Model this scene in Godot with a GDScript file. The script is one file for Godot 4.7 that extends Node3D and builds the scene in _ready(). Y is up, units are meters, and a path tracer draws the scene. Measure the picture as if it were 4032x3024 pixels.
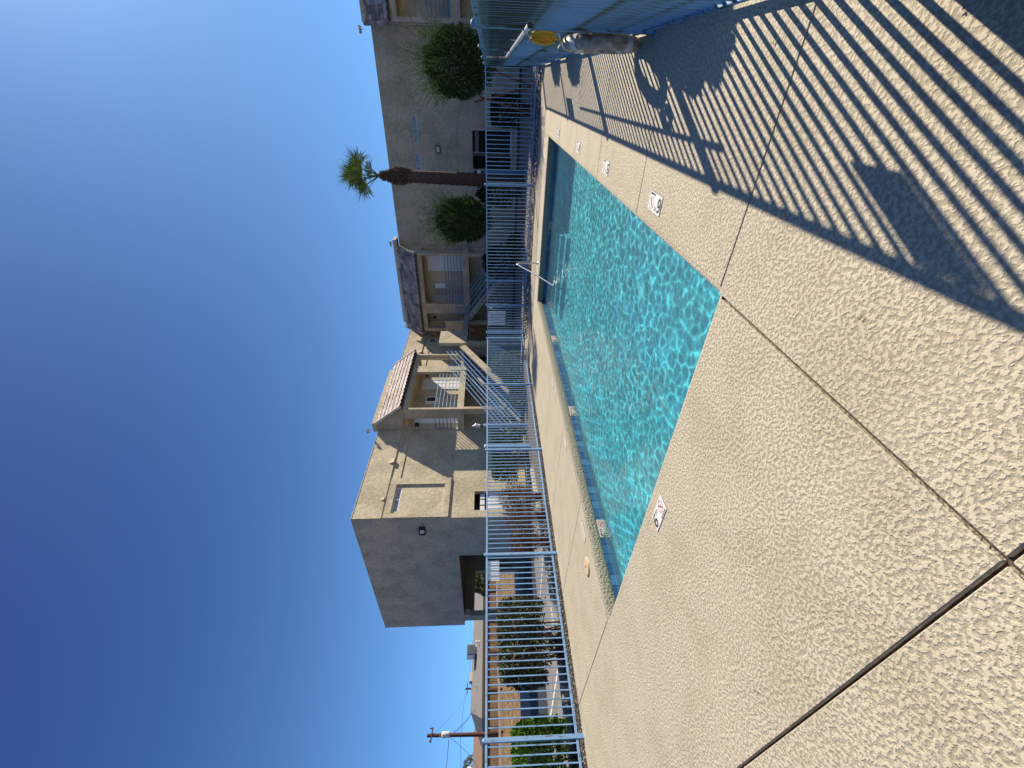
extends Node3D
# Scene axes: V(p, y, q) -> p runs along the pool's long side away from the camera, q across the pool to the left, y up. Godot x = p, z = -q.

class MB:
	var v := PackedVector3Array()
	var n := PackedVector3Array()
	var c := PackedColorArray()
	var uv := PackedVector2Array()
	var ix := PackedInt32Array()
	var col := Color.WHITE
	func put(p: Vector3, nn: Vector3, t := Vector2.ZERO) -> int:
		v.append(p); n.append(nn); c.append(col); uv.append(t)
		return v.size() - 1
	func tri(a: Vector3, b: Vector3, d: Vector3, out := Vector3.ZERO) -> void:
		var nn := (b - a).cross(d - a).normalized()
		if out != Vector3.ZERO and nn.dot(out) < 0.0:
			var t := b; b = d; d = t; nn = -nn
		var i := put(a, nn); put(b, nn, Vector2(1, 0)); put(d, nn, Vector2(1, 1))
		ix.append_array([i, i + 2, i + 1])
	func quad(a: Vector3, b: Vector3, d: Vector3, e: Vector3, out := Vector3.ZERO) -> void:
		var nn := (b - a).cross(d - a)
		if nn.length_squared() < 1e-14: nn = (d - a).cross(e - a)
		nn = nn.normalized()
		if out != Vector3.ZERO and nn.dot(out) < 0.0:
			var t := b; b = e; e = t; nn = -nn
		var i := put(a, nn, Vector2(0, 0)); put(b, nn, Vector2(1, 0)); put(d, nn, Vector2(1, 1)); put(e, nn, Vector2(0, 1))
		ix.append_array([i, i + 2, i + 1, i, i + 3, i + 2])
	func obox(o: Vector3, b: Basis, h: Vector3, bev := 0.0) -> void:
		# box with half sizes h, chamfered by bev
		var ax := [b.x, b.y, b.z]
		var e := [h.x, h.y, h.z]
		for a in 3:
			var u := (a + 1) % 3
			var w := (a + 2) % 3
			for s in [-1.0, 1.0]:
				var f: Vector3 = o + ax[a] * (e[a] * s)
				var du: Vector3 = ax[u] * (e[u] - bev)
				var dw: Vector3 = ax[w] * (e[w] - bev)
				quad(f - du - dw, f + du - dw, f + du + dw, f - du + dw, ax[a] * s)
			if bev > 0.0:
				for su in [-1.0, 1.0]:
					for sw in [-1.0, 1.0]:
						var la: Vector3 = ax[a] * (e[a] - bev)
						var p1: Vector3 = o + ax[u] * (e[u] * su) + ax[w] * ((e[w] - bev) * sw)
						var p2: Vector3 = o + ax[u] * ((e[u] - bev) * su) + ax[w] * (e[w] * sw)
						quad(p1 - la, p1 + la, p2 + la, p2 - la, ax[u] * su + ax[w] * sw)
		if bev > 0.0:
			for sx in [-1.0, 1.0]:
				for sy in [-1.0, 1.0]:
					for sz in [-1.0, 1.0]:
						var k := Vector3(sx, sy, sz)
						var q: Array[Vector3] = []
						for a in 3:
							var l := [e[0] - bev, e[1] - bev, e[2] - bev]
							l[a] = e[a]
							q.append(o + ax[0] * (l[0] * k.x) + ax[1] * (l[1] * k.y) + ax[2] * (l[2] * k.z))
						tri(q[0], q[1], q[2], b * k)
	func bx(p0: float, p1: float, y0: float, y1: float, q0: float, q1: float, bev := 0.0) -> void:
		obox(Vector3((p0 + p1) / 2, (y0 + y1) / 2, -(q0 + q1) / 2), Basis(), Vector3(absf(p1 - p0) / 2, absf(y1 - y0) / 2, absf(q1 - q0) / 2), bev)
	func beam(a: Vector3, b: Vector3, w: float, h: float, bev := 0.0) -> void:
		# a rectangular bar from a to b, h tall in its vertical plane, w wide
		var d := (b - a).normalized()
		var s := d.cross(Vector3.UP)
		if s.length() < 0.01: s = Vector3(1, 0, 0)
		s = s.normalized()
		obox((a + b) / 2, Basis(d, s.cross(d).normalized(), s), Vector3(a.distance_to(b) / 2, h / 2, w / 2), bev)
	func tube(pts: Array, r: Variant, sides := 8, caps := true) -> void:
		var m := pts.size()
		var up := Vector3.UP
		var d0: Vector3 = (pts[1] - pts[0]).normalized()
		if absf(d0.dot(up)) > 0.9: up = Vector3(1, 0, 0)
		var base := v.size()
		var s := d0.cross(up).normalized()
		for i in m:
			var d: Vector3 = (pts[mini(i + 1, m - 1)] - pts[maxi(i - 1, 0)]).normalized()
			s = (s - d * s.dot(d)).normalized()
			var t := d.cross(s)
			var rr: float = r[i] if r is Array else r
			for k in sides + 1:
				var an := TAU * k / sides
				var nn := s * cos(an) + t * sin(an)
				put(pts[i] + nn * rr, nn, Vector2(float(k) / sides, float(i) / (m - 1)))
		var w := sides + 1
		for i in m - 1:
			for k in sides:
				var a := base + i * w + k
				ix.append_array([a, a + w, a + 1, a + 1, a + w, a + w + 1])
		if caps:
			for en in [0, m - 1]:
				var d: Vector3 = (pts[1] - pts[0]) if en == 0 else (pts[m - 1] - pts[m - 2])
				d = d.normalized() * (-1.0 if en == 0 else 1.0)
				var rr: float = r[en] if r is Array else r
				if rr < 1e-4: continue
				var cc := put(pts[en], d)
				var ring := []
				for k in sides:
					ring.append(put(v[base + en * w + k], d))
				for k in sides:
					var a: int = ring[k]
					var b: int = ring[(k + 1) % sides]
					if (v[a] - v[cc]).cross(v[b] - v[cc]).dot(d) > 0.0: ix.append_array([cc, b, a])
					else: ix.append_array([cc, a, b])
	func lathe(o: Vector3, prof: Array, sides := 16) -> void:
		# prof: Vector2(radius, height) from the bottom up, about the vertical through o
		var base := v.size()
		var m := prof.size()
		for i in m:
			var t: Vector2 = prof[mini(i + 1, m - 1)] - prof[maxi(i - 1, 0)]
			for k in sides + 1:
				var an := TAU * k / sides
				var rad := Vector3(cos(an), 0, sin(an))
				put(o + rad * prof[i].x + Vector3(0, prof[i].y, 0), (rad * t.y + Vector3(0, -t.x, 0)).normalized(), Vector2(float(k) / sides, float(i) / (m - 1)))
		var w := sides + 1
		for i in m - 1:
			for k in sides:
				var a := base + i * w + k
				ix.append_array([a, a + 1, a + w, a + 1, a + w + 1, a + w])
	func wall_q(q0: float, q1: float, p0: float, p1: float, y0: float, y1: float, holes: Array) -> void:
		var cp := [p0, p1]
		var cy := [y0, y1]
		for h in holes:
			cp.append_array([clampf(h[0], p0, p1), clampf(h[1], p0, p1)]); cy.append_array([clampf(h[2], y0, y1), clampf(h[3], y0, y1)])
		cp.sort(); cy.sort()
		for i in cp.size() - 1:
			var j := 0
			while j < cy.size() - 1:
				if cp[i + 1] - cp[i] < 1e-4: break
				if cy[j + 1] - cy[j] < 1e-4 or _in(holes, (cp[i] + cp[i + 1]) / 2, (cy[j] + cy[j + 1]) / 2):
					j += 1; continue
				var k := j + 1
				while k < cy.size() - 1 and (cy[k + 1] - cy[k] < 1e-4 or not _in(holes, (cp[i] + cp[i + 1]) / 2, (cy[k] + cy[k + 1]) / 2)): k += 1
				bx(cp[i], cp[i + 1], cy[j], cy[k], q0, q1)
				j = k
	func wall_p(p0: float, p1: float, q0: float, q1: float, y0: float, y1: float, holes: Array) -> void:
		var m := MB.new()
		m.wall_q(p0, p1, q0, q1, y0, y1, holes)   # built with p and q swapped, then mirrored into place
		var b := v.size()
		for i in m.v.size():
			var a := m.v[i]
			var nn := m.n[i]
			put(Vector3(-a.z, a.y, -a.x), Vector3(-nn.z, nn.y, -nn.x), m.uv[i])
		for i in range(0, m.ix.size(), 3):
			ix.append_array([b + m.ix[i], b + m.ix[i + 2], b + m.ix[i + 1]])
	func _in(holes: Array, p: float, y: float) -> bool:
		for h in holes:
			if p > h[0] and p < h[1] and y > h[2] and y < h[3]: return true
		return false
	func leaf(o: Vector3, d: Vector3, s: Vector3, l: float, w: float) -> void:
		# a folded leaf blade from o along d, half width w across s
		var nn := d.cross(s).normalized()
		var tip := o + d * l
		var m := o + d * (l * 0.45)
		var i := put(o, nn); put(m + s * w + nn * (w * 0.3), nn); put(tip, nn); put(m - s * w + nn * (w * 0.3), nn)
		ix.append_array([i, i + 1, i + 2, i, i + 2, i + 3])
	func mesh(off := Vector3.ZERO) -> ArrayMesh:
		var a := []
		a.resize(Mesh.ARRAY_MAX)
		if off != Vector3.ZERO:
			for i in v.size(): v[i] -= off
		a[Mesh.ARRAY_VERTEX] = v
		a[Mesh.ARRAY_NORMAL] = n
		a[Mesh.ARRAY_TEX_UV] = uv
		a[Mesh.ARRAY_COLOR] = c
		a[Mesh.ARRAY_INDEX] = ix
		var m := ArrayMesh.new()
		m.add_surface_from_arrays(Mesh.PRIMITIVE_TRIANGLES, a)
		return m

var M := {}
var used := {}
var rng := RandomNumberGenerator.new()
var prop := ""

func V(p: float, y: float, q: float) -> Vector3: return Vector3(p, y, -q)

func numbered(called: String) -> String:
	var k: int = used.get(called, -1) + 1
	used[called] = k
	return called if k == 0 else "%s_%03d" % [called, k]

func tag(o: Node, label: String, category := "", group := "", kind := "") -> Node:
	if label: o.set_meta("label", label)
	if category: o.set_meta("category", category)
	if group: o.set_meta("group", group)
	if kind: o.set_meta("kind", kind)
	return o

func thing(called: String, at: Vector3, label: String, category: String, group := "") -> Node3D:
	var o := Node3D.new()
	o.name = numbered(called)
	o.position = at
	add_child(o)
	tag(o, label, category, group)
	return o

func offset_of(n: Node) -> Vector3:
	var s := Vector3.ZERO
	while n != self and n is Node3D:
		s += n.position
		n = n.get_parent()
	return s

func part(mb: MB, called: String, mat: Material, parent: Node = null, label := "") -> MeshInstance3D:
	# commits what mb holds (in scene coordinates) as one named mesh
	var o := MeshInstance3D.new()
	if parent == null:
		o.name = numbered(called)
		o.mesh = mb.mesh()
		add_child(o)
	else:
		o.name = called
		o.mesh = mb.mesh(offset_of(parent))
		parent.add_child(o, true)
	o.material_override = mat
	if label: o.set_meta("label", label)
	return o

func structure(o: Node) -> Node:
	o.set_meta("kind", "structure")
	return o

func put_mesh(m: Mesh, called: String, mat: Material, parent: Node, at: Transform3D) -> MeshInstance3D:
	# a shared mesh placed in scene coordinates under a parent that is neither turned nor scaled
	var o := MeshInstance3D.new()
	o.name = called
	o.mesh = m
	o.material_override = mat
	parent.add_child(o, true)
	at.origin -= offset_of(parent)
	o.transform = at
	return o

# ---------------------------------------------------------------- materials
func lin(r: float, g: float, b: float, a := 1.0) -> Color:
	var c := Color(r, g, b).linear_to_srgb()
	c.a = a
	return c

func mat(called: String, c: Color, rough := 0.8, metal := 0.0) -> StandardMaterial3D:
	var m := StandardMaterial3D.new()
	m.resource_name = called
	m.albedo_color = c
	m.roughness = rough
	m.metallic = metal
	M[called] = m
	return m

func noise(kind: int, freq: float, oct := 4, sd := 1, gain := 0.5) -> FastNoiseLite:
	var f := FastNoiseLite.new()
	f.noise_type = kind
	f.frequency = freq
	f.seed = sd
	f.fractal_octaves = oct
	f.fractal_gain = gain
	return f

func ramp(stops: Array) -> Gradient:
	var g := Gradient.new()
	var o := PackedFloat32Array()
	var c := PackedColorArray()
	for s in stops:
		o.append(s[0]); c.append(s[1])
	g.offsets = o
	g.colors = c
	return g

func tex(f: FastNoiseLite, size: int, g: Gradient, normal := false, strength := 4.0) -> NoiseTexture2D:
	var t := NoiseTexture2D.new()
	t.width = size
	t.height = size
	t.seamless = true
	t.seamless_blend_skirt = 0.15
	t.noise = f
	if normal:
		t.as_normal_map = true
		t.bump_strength = strength
	elif g:
		t.color_ramp = g
	return t

func tri(m: StandardMaterial3D, metres: float) -> void:
	m.uv1_triplanar = true
	m.uv1_world_triplanar = true
	m.uv1_scale = Vector3.ONE / metres

func over(m: StandardMaterial3D, t: Texture2D, metres: float) -> void:
	# a broad, faint multiplied stain over the fine pattern
	m.detail_enabled = true
	m.detail_blend_mode = BaseMaterial3D.BLEND_MODE_MUL
	m.detail_uv_layer = BaseMaterial3D.DETAIL_UV_2
	m.detail_albedo = t
	m.uv2_triplanar = true
	m.uv2_world_triplanar = true
	m.uv2_scale = Vector3.ONE / metres

func grey(x: float) -> Color: return Color(x, x, x)

func make_materials() -> void:
	var S := FastNoiseLite.TYPE_SIMPLEX_SMOOTH
	var P := FastNoiseLite.TYPE_PERLIN
	var C := FastNoiseLite.TYPE_CELLULAR
	var m: StandardMaterial3D
	var stain := tex(noise(S, 0.006, 5, 7), 1024, ramp([[0.25, grey(0.9)], [0.5, grey(0.97)], [0.75, grey(1.0)]]))
	# knock-down concrete deck: flat raised patches over a rough bed
	var kd := noise(S, 0.056, 5, 11, 0.6)
	m = mat("deck", Color.WHITE, 0.85)
	m.albedo_texture = tex(kd, 2048, ramp([[0.28, lin(0.315, 0.277, 0.20)], [0.52, lin(0.405, 0.358, 0.262)], [0.57, lin(0.49, 0.437, 0.325)], [0.8, lin(0.50, 0.446, 0.334)]]))
	m.heightmap_enabled = true
	m.heightmap_texture = tex(kd, 2048, ramp([[0.2, grey(0.0)], [0.51, grey(0.5)], [0.57, grey(0.97)], [0.8, grey(1.0)]]))
	m.heightmap_scale = 0.3
	tri(m, 3.2)
	over(m, tex(noise(S, 0.011, 6, 8, 0.62), 1024, ramp([[0.28, Color(0.955, 0.95, 0.94)], [0.5, grey(0.985)], [0.7, grey(1.0)]])), 8.7)
	m = mat("coping", lin(0.27, 0.25, 0.185), 0.9)
	m.heightmap_enabled = true
	m.heightmap_texture = tex(noise(S, 0.05, 4, 3), 512, null)
	m.heightmap_scale = 1.6
	m.albedo_texture = tex(noise(S, 0.04, 4, 4), 512, ramp([[0.3, grey(0.86)], [0.6, grey(1.0)]]))
	tri(m, 1.1)
	m = mat("filler", lin(0.10, 0.075, 0.055), 0.95)
	m.albedo_texture = tex(noise(P, 0.08, 3, 5), 256, ramp([[0.3, grey(0.55)], [0.7, grey(1.0)]]))
	tri(m, 0.3)
	# painted stucco with trowel patches; shaded walls get a brightened copy of the paint
	for s in [["stucco", lin(0.55, 0.47, 0.32)], ["stucco_shaded", lin(0.58, 0.495, 0.34)], ["stucco_warm", lin(0.56, 0.45, 0.29)]]:
		m = mat(s[0], s[1], 0.9)
		if not M.has("_st"):
			M["_st"] = tex(noise(S, 0.012, 6, 21, 0.6), 1024, ramp([[0.3, grey(0.925)], [0.56, grey(0.955)], [0.64, grey(1.0)], [0.8, grey(1.0)]]))
			M["_sh"] = tex(noise(S, 0.02, 5, 22, 0.6), 1024, ramp([[0.25, grey(0.0)], [0.55, grey(0.6)], [0.6, grey(0.9)], [0.8, grey(1.0)]]))
		m.albedo_texture = M["_st"]
		m.heightmap_enabled = true
		m.heightmap_texture = M["_sh"]
		m.heightmap_scale = 0.45
		tri(m, 3.0)
		over(m, stain, 9.0)
	M.erase("_st"); M.erase("_sh")
	# blue enamel on steel, weathered
	var rust := tex(noise(S, 0.02, 5, 31), 512, ramp([[0.3, Color(1, 1, 1)], [0.7, Color(0.96, 0.96, 0.95)], [0.82, Color(0.86, 0.83, 0.78)], [0.92, Color(0.7, 0.6, 0.5)]]))
	m = mat("blue", lin(0.185, 0.33, 0.53), 0.5)
	m.albedo_texture = rust
	tri(m, 1.3)
	m.uv1_scale = Vector3(1.2, 0.35, 1.2)
	m = mat("blue_deep", lin(0.055, 0.155, 0.36), 0.5)
	m.albedo_texture = rust
	tri(m, 1.3)
	m = mat("blue_worn", lin(0.115, 0.265, 0.45), 0.6)
	m.albedo_texture = tex(noise(S, 0.016, 5, 37), 512, ramp([[0.36, Color(1, 1, 1)], [0.52, Color(0.9, 0.92, 0.88)], [0.62, Color(0.72, 0.68, 0.52)], [0.8, Color(0.42, 0.38, 0.25)]]))
	tri(m, 1.5)
	m.uv1_scale = Vector3(1.1, 0.28, 1.1)
	mat("white", lin(0.66, 0.66, 0.64), 0.45)
	mat("white_dull", lin(0.50, 0.50, 0.48), 0.6)
	mat("black", lin(0.018, 0.018, 0.02), 0.5)
	mat("ink", lin(0.02, 0.02, 0.022), 0.7)
	mat("red", lin(0.35, 0.03, 0.05), 0.6)
	mat("red_faded", lin(0.38, 0.16, 0.16), 0.6)
	mat("brown_metal", lin(0.06, 0.045, 0.032), 0.5)
	mat("steel", lin(0.62, 0.62, 0.60), 0.22, 1.0)
	mat("galvanised", lin(0.45, 0.45, 0.46), 0.4, 0.8)
	mat("tan_plastic", lin(0.55, 0.42, 0.26), 0.5)
	m = mat("yellow_rope", lin(0.62, 0.34, 0.02), 0.7)
	m.heightmap_enabled = true
	m.heightmap_texture = tex(noise(P, 0.06, 2, 9), 256, null)
	m.heightmap_scale = 0.3
	tri(m, 0.12)
	m = mat("ring_vinyl", lin(0.42, 0.38, 0.31), 0.5)
	m.albedo_texture = tex(noise(S, 0.02, 4, 14), 256, ramp([[0.3, Color(0.7, 0.66, 0.58)], [0.65, Color(1, 1, 1)]]))
	tri(m, 0.5)
	mat("ring_band", lin(0.55, 0.55, 0.54), 0.4)
	m = mat("pane", lin(0.9, 0.95, 1.0, 0.12), 0.03)
	m.transparency = BaseMaterial3D.TRANSPARENCY_ALPHA
	mat("dark_glass", lin(0.02, 0.025, 0.035), 0.06)
	mat("blind", lin(0.20, 0.145, 0.09), 0.7)
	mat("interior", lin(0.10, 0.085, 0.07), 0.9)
	mat("lamp_glass", lin(0.75, 0.75, 0.70), 0.25)
	# pool finishes
	m = mat("plaster", lin(0.05, 0.74, 0.86), 0.7)
	m.albedo_texture = tex(noise(S, 0.012, 5, 41), 512, ramp([[0.25, grey(0.82)], [0.7, grey(1.0)]]))
	tri(m, 3.5)
	m = mat("tile_blue", lin(0.030, 0.105, 0.22), 0.18)
	m = mat("tile_blue_light", lin(0.05, 0.15, 0.28), 0.18)
	m = mat("tile_blue_dark", lin(0.02, 0.075, 0.18), 0.18)
	mat("grout", lin(0.22, 0.30, 0.33), 0.9)
	# ground
	m = mat("asphalt", Color.WHITE, 0.9)
	m.albedo_texture = tex(noise(S, 0.05, 5, 51, 0.7), 1024, ramp([[0.25, lin(0.15, 0.138, 0.12)], [0.5, lin(0.235, 0.215, 0.185)], [0.75, lin(0.30, 0.275, 0.24)]]))
	m.heightmap_enabled = true
	m.heightmap_texture = m.albedo_texture
	m.heightmap_scale = 0.5
	tri(m, 4.0)
	over(m, stain, 11.0)
	m = mat("concrete", Color.WHITE, 0.9)
	m.albedo_texture = tex(noise(S, 0.03, 5, 52, 0.6), 512, ramp([[0.25, lin(0.27, 0.25, 0.21)], [0.75, lin(0.42, 0.39, 0.33)]]))
	tri(m, 2.5)
	m = mat("soil", Color.WHITE, 0.95)
	m.albedo_texture = tex(noise(S, 0.06, 5, 53, 0.7), 512, ramp([[0.2, lin(0.035, 0.025, 0.018)], [0.5, lin(0.12, 0.09, 0.065)], [0.8, lin(0.32, 0.26, 0.2)]]))
	m.heightmap_enabled = true
	m.heightmap_texture = m.albedo_texture
	m.heightmap_scale = 3.0
	tri(m, 1.6)
	m = mat("gravel", Color.WHITE, 0.95)
	m.albedo_texture = tex(noise(S, 0.08, 4, 56, 0.7), 512, ramp([[0.2, lin(0.16, 0.125, 0.09)], [0.5, lin(0.30, 0.25, 0.19)], [0.8, lin(0.44, 0.375, 0.29)]]))
	tri(m, 2.0)
	m = mat("dirt", Color.WHITE, 0.95)
	m.albedo_texture = tex(noise(S, 0.03, 6, 54, 0.6), 512, ramp([[0.2, lin(0.09, 0.05, 0.022)], [0.5, lin(0.16, 0.10, 0.045)], [0.8, lin(0.25, 0.175, 0.09)]]))
	tri(m, 4.0)
	m = mat("stone", Color.WHITE, 0.9)
	m.vertex_color_use_as_albedo = true
	m = mat("ground_dark", Color.WHITE, 0.85)
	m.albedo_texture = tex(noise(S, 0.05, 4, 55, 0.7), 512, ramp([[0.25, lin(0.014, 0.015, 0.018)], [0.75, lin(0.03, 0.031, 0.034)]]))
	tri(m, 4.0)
	mat("worn_tile", lin(0.45, 0.405, 0.34), 0.8)
	mat("paint_line", lin(0.62, 0.60, 0.55), 0.8)
	# plants and wood
	m = mat("leaf", Color.WHITE, 0.85)
	m.metallic_specular = 0.25
	m.vertex_color_use_as_albedo = true
	m.backlight_enabled = true
	m.backlight = Color(0.35, 0.4, 0.2)
	m = mat("bark", Color.WHITE, 0.95)
	m.albedo_texture = tex(noise(S, 0.03, 4, 61), 512, ramp([[0.25, lin(0.05, 0.028, 0.018)], [0.7, lin(0.17, 0.10, 0.065)]]))
	m.heightmap_enabled = true
	m.heightmap_texture = m.albedo_texture
	m.heightmap_scale = 3.0
	tri(m, 1.2)
	m.uv1_scale = Vector3(0.6, 3.0, 0.6)
	mat("stake_wood", lin(0.20, 0.065, 0.035), 0.85)
	m = mat("fence_wood", Color.WHITE, 0.9)
	m.albedo_texture = tex(noise(S, 0.02, 4, 62), 512, ramp([[0.25, lin(0.10, 0.055, 0.03)], [0.7, lin(0.24, 0.145, 0.085)]]))
	tri(m, 2.0)
	m.uv1_scale = Vector3(0.2, 3.0, 0.2)
	mat("rail_wood", lin(0.32, 0.25, 0.19), 0.9)
	mat("pole_wood", lin(0.085, 0.035, 0.022), 0.9)
	m = mat("shingle", Color.WHITE, 0.95)
	m.albedo_texture = tex(noise(P, 0.06, 4, 63), 512, ramp([[0.3, lin(0.13, 0.125, 0.115)], [0.7, lin(0.24, 0.225, 0.205)]]))
	tri(m, 2.5)
	mat("shingle_brown", lin(0.20, 0.13, 0.09), 0.95)
	for s in [["clay", lin(0.56, 0.47, 0.40)], ["clay_pale", lin(0.64, 0.56, 0.485)], ["clay_rose", lin(0.52, 0.415, 0.355)], ["slate", lin(0.40, 0.325, 0.265)], ["slate_pale", lin(0.54, 0.445, 0.37)], ["slate_dark", lin(0.25, 0.195, 0.165)]]:
		mat(s[0], s[1], 0.85)

const EXPOSURE := 1.65
const TO_SUN := Vector3(0.7193, 0.6, 0.3509)

func clear_sky() -> ImageTexture:
	# a cloudless desert sky by elevation and by angle from the sun, in linear radiance
	var w := 768
	var h := 384
	var im := Image.create_empty(w, h, false, Image.FORMAT_RGBF)
	var s := TO_SUN.normalized()
	for y in h:
		var el := PI / 2 - PI * (y + 0.5) / h
		var e := rad_to_deg(el)
		for x in w:
			var a := TAU * (x + 0.5) / w
			var d := Vector3(sin(a) * cos(el), sin(el), -cos(a) * cos(el))
			var g := rad_to_deg(acos(clampf(d.dot(s), -1, 1)))
			var c: Vector3
			var k := exp(-maxf(e, 0.0) / 15.8)
			c = Vector3(0.26, 0.67, 1.33) * k + Vector3(0.003, 0.012, 0.165) * (1.0 - k)
			c += Vector3(0.37, 0.72, 1.18) * exp(-g / 22.5) + Vector3(2.6, 2.4, 2.0) * exp(-g / 4.5)
			if e < 0.0: c = c.lerp(Vector3(0.20, 0.175, 0.145), smoothstep(0.0, -6.0, e))
			c /= EXPOSURE
			im.set_pixel(x, y, Color(c.x, c.y, c.z))
	return ImageTexture.create_from_image(im)

func build_camera_and_light() -> void:
	var cam := Camera3D.new()
	cam.name = "camera"
	var pitch := 0.0528
	var roll := -0.0045
	var yaw := 0.6275
	var f := V(cos(yaw) * cos(pitch), -sin(pitch), sin(yaw) * cos(pitch))
	var r := V(sin(yaw), 0, -cos(yaw))
	var u := r.cross(f)
	var r2 := r * cos(roll) + u * sin(roll)
	var u2 := u * cos(roll) - r * sin(roll)
	# the photograph lies on its side: its upper edge is the right of the place
	cam.transform = Transform3D(Basis(-u2, r2, -f), V(-2.4151, 1.45, -1.0547))
	cam.fov = rad_to_deg(2.0 * atan(1512.0 / 1639.56))
	cam.near = 0.05
	cam.far = 2000.0
	add_child(cam)
	var env := Environment.new()
	env.background_mode = Environment.BG_SKY
	var sky := Sky.new()
	var sm := PanoramaSkyMaterial.new()
	sm.panorama = clear_sky()
	sky.sky_material = sm
	env.sky = sky
	env.tonemap_mode = Environment.TONE_MAPPER_LINEAR
	env.tonemap_exposure = EXPOSURE
	env.sdfgi_enabled = true
	env.ssao_enabled = true
	env.ssil_enabled = true
	var we := WorldEnvironment.new()
	we.name = "environment"
	we.environment = env
	add_child(we)
	var sun := DirectionalLight3D.new()
	sun.name = "sun"
	sun.light_color = Color(1.0, 0.95, 0.87)
	sun.light_energy = 1.6
	sun.light_angular_distance = 0.5
	sun.shadow_enabled = true
	add_child(sun)
	sun.look_at_from_position(TO_SUN * 30.0, Vector3.ZERO)

# ---------------------------------------------------------------- the ground, the deck and the pool
const L := 9.27
const W := 4.31
const WATER := -0.222

func ground_polygon(pts: Array, y: float) -> MB:
	var mb := MB.new()
	var poly := PackedVector2Array()
	for a in pts: poly.append(Vector2(a[0], a[1]))
	var t := Geometry2D.triangulate_polygon(poly)
	for i in range(0, t.size(), 3):
		mb.tri(V(poly[t[i]].x, y, poly[t[i]].y), V(poly[t[i + 1]].x, y, poly[t[i + 1]].y), V(poly[t[i + 2]].x, y, poly[t[i + 2]].y), Vector3.UP)
	return mb

func build_ground() -> void:
	var mb := MB.new()
	# one sheet to the horizon with an opening for the deck and the pool
	var a := 600.0
	for r in [[-a, -5.2, -a, a], [11.55, a, -a, a], [-5.2, 11.55, -a, -1.62], [-5.2, 11.55, 7.3, a]]:
		mb.quad(V(r[0], -0.1, r[2]), V(r[1], -0.1, r[2]), V(r[1], -0.1, r[3]), V(r[0], -0.1, r[3]), Vector3.UP)
	structure(part(mb, "ground", M.gravel))
	# the asphalt of the car park, from the kerb to the far slope
	var kerb := [[-14.0, 8.78], [-0.5, 8.72], [0.32, 8.74], [2.9, 8.88], [4.4, 9.08], [5.77, 9.42], [7.4, 9.85]]
	var pts := kerb.duplicate()
	pts.append_array([[7.45, 24.9], [-14.0, 24.9]])
	structure(part(ground_polygon(pts, -0.02), "parking_lot", M.asphalt))
	structure(part(ground_polygon([[-14.0, 12.13], [7.45, 12.13], [7.45, 18.0], [-14.0, 18.2]], -0.016), "dark_strip", M.ground_dark))  # near-black strip laid across the parking lot
	mb = MB.new()
	mb.quad(V(7.45, -0.05, 14.9), V(30, -0.05, 14.9), V(30, -0.05, 24.9), V(7.45, -0.05, 24.9), Vector3.UP)
	structure(part(mb, "carport_floor", M.asphalt))
	mb = MB.new()
	for k in kerb.size() - 1:
		var d := V(kerb[k][0], 0.0, kerb[k][1] - 0.11)
		var e := V(kerb[k + 1][0], 0.0, kerb[k + 1][1] - 0.11)
		mb.beam(d, e, 0.2, 0.16, 0.02)
	structure(part(mb, "kerb", M.concrete))
	# soil bed between the left fence and the kerb, with stones
	mb = ground_polygon([[-5.2, 7.3], [11.55, 7.3], [12.9, 8.2], [12.9, 11.2], [8.7, 10.5], [7.4, 9.64], [5.7, 9.2], [4.4, 8.86], [2.9, 8.66], [-0.5, 8.5], [-5.2, 8.5]], -0.03)
	structure(part(mb, "soil_bed", M.soil))
	# walk along the sunlit wing and in front of the shaded wing
	mb = MB.new()
	mb.bx(7.5, 20.6, -0.09, 0.02, 11.35, 11.75, 0.015)
	mb.bx(13.7, 15.0, -0.09, 0.0, -1.6, 10.6, 0.01)
	structure(part(mb, "walkway", M.concrete))
	# stripes of the parking bays
	for s in [[[1.275, 9.3], [1.04, 11.9]], [[4.22, 9.3], [3.78, 11.9]], [[-1.6, 9.3], [-1.75, 11.9]]]:
		mb = MB.new()
		var d := V(s[0][0], -0.016, s[0][1])
		var e := V(s[1][0], -0.016, s[1][1])
		var w := Vector3(0.05, 0, 0)
		mb.quad(d - w, d + w, e + w, e - w, Vector3.UP)
		structure(part(mb, "road_marking", M.paint_line))
	# dry bank behind the car park
	mb = MB.new()
	for k in 24:
		var p0 := -40.0 + k * 5.0
		for j in 6:
			var q0 := 24.9 + j * 0.5
			var h := func(q: float) -> float: return -0.06 + 0.86 * smoothstep(24.9, 27.6, q)
			mb.quad(V(p0, h.call(q0), q0), V(p0 + 5, h.call(q0), q0), V(p0 + 5, h.call(q0 + 0.5), q0 + 0.5), V(p0, h.call(q0 + 0.5), q0 + 0.5), Vector3.UP)
		mb.quad(V(p0, 0.8, 27.9), V(p0 + 5, 0.8, 27.9), V(p0 + 5, 0.5, 120), V(p0, 0.5, 120), Vector3.UP)
	structure(part(mb, "dirt_bank", M.dirt))

func slab(deck: Node, p0: float, p1: float, q0: float, q1: float, g: Array) -> void:
	# g: half joint widths on the sides p0, p1, q0, q1
	var mb := MB.new()
	mb.bx(p0 + g[0], p1 - g[1], -0.12, 0.0, q0 + g[2], q1 - g[3], 0.004)
	part(mb, "deck_slab", M.deck, deck)

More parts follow.
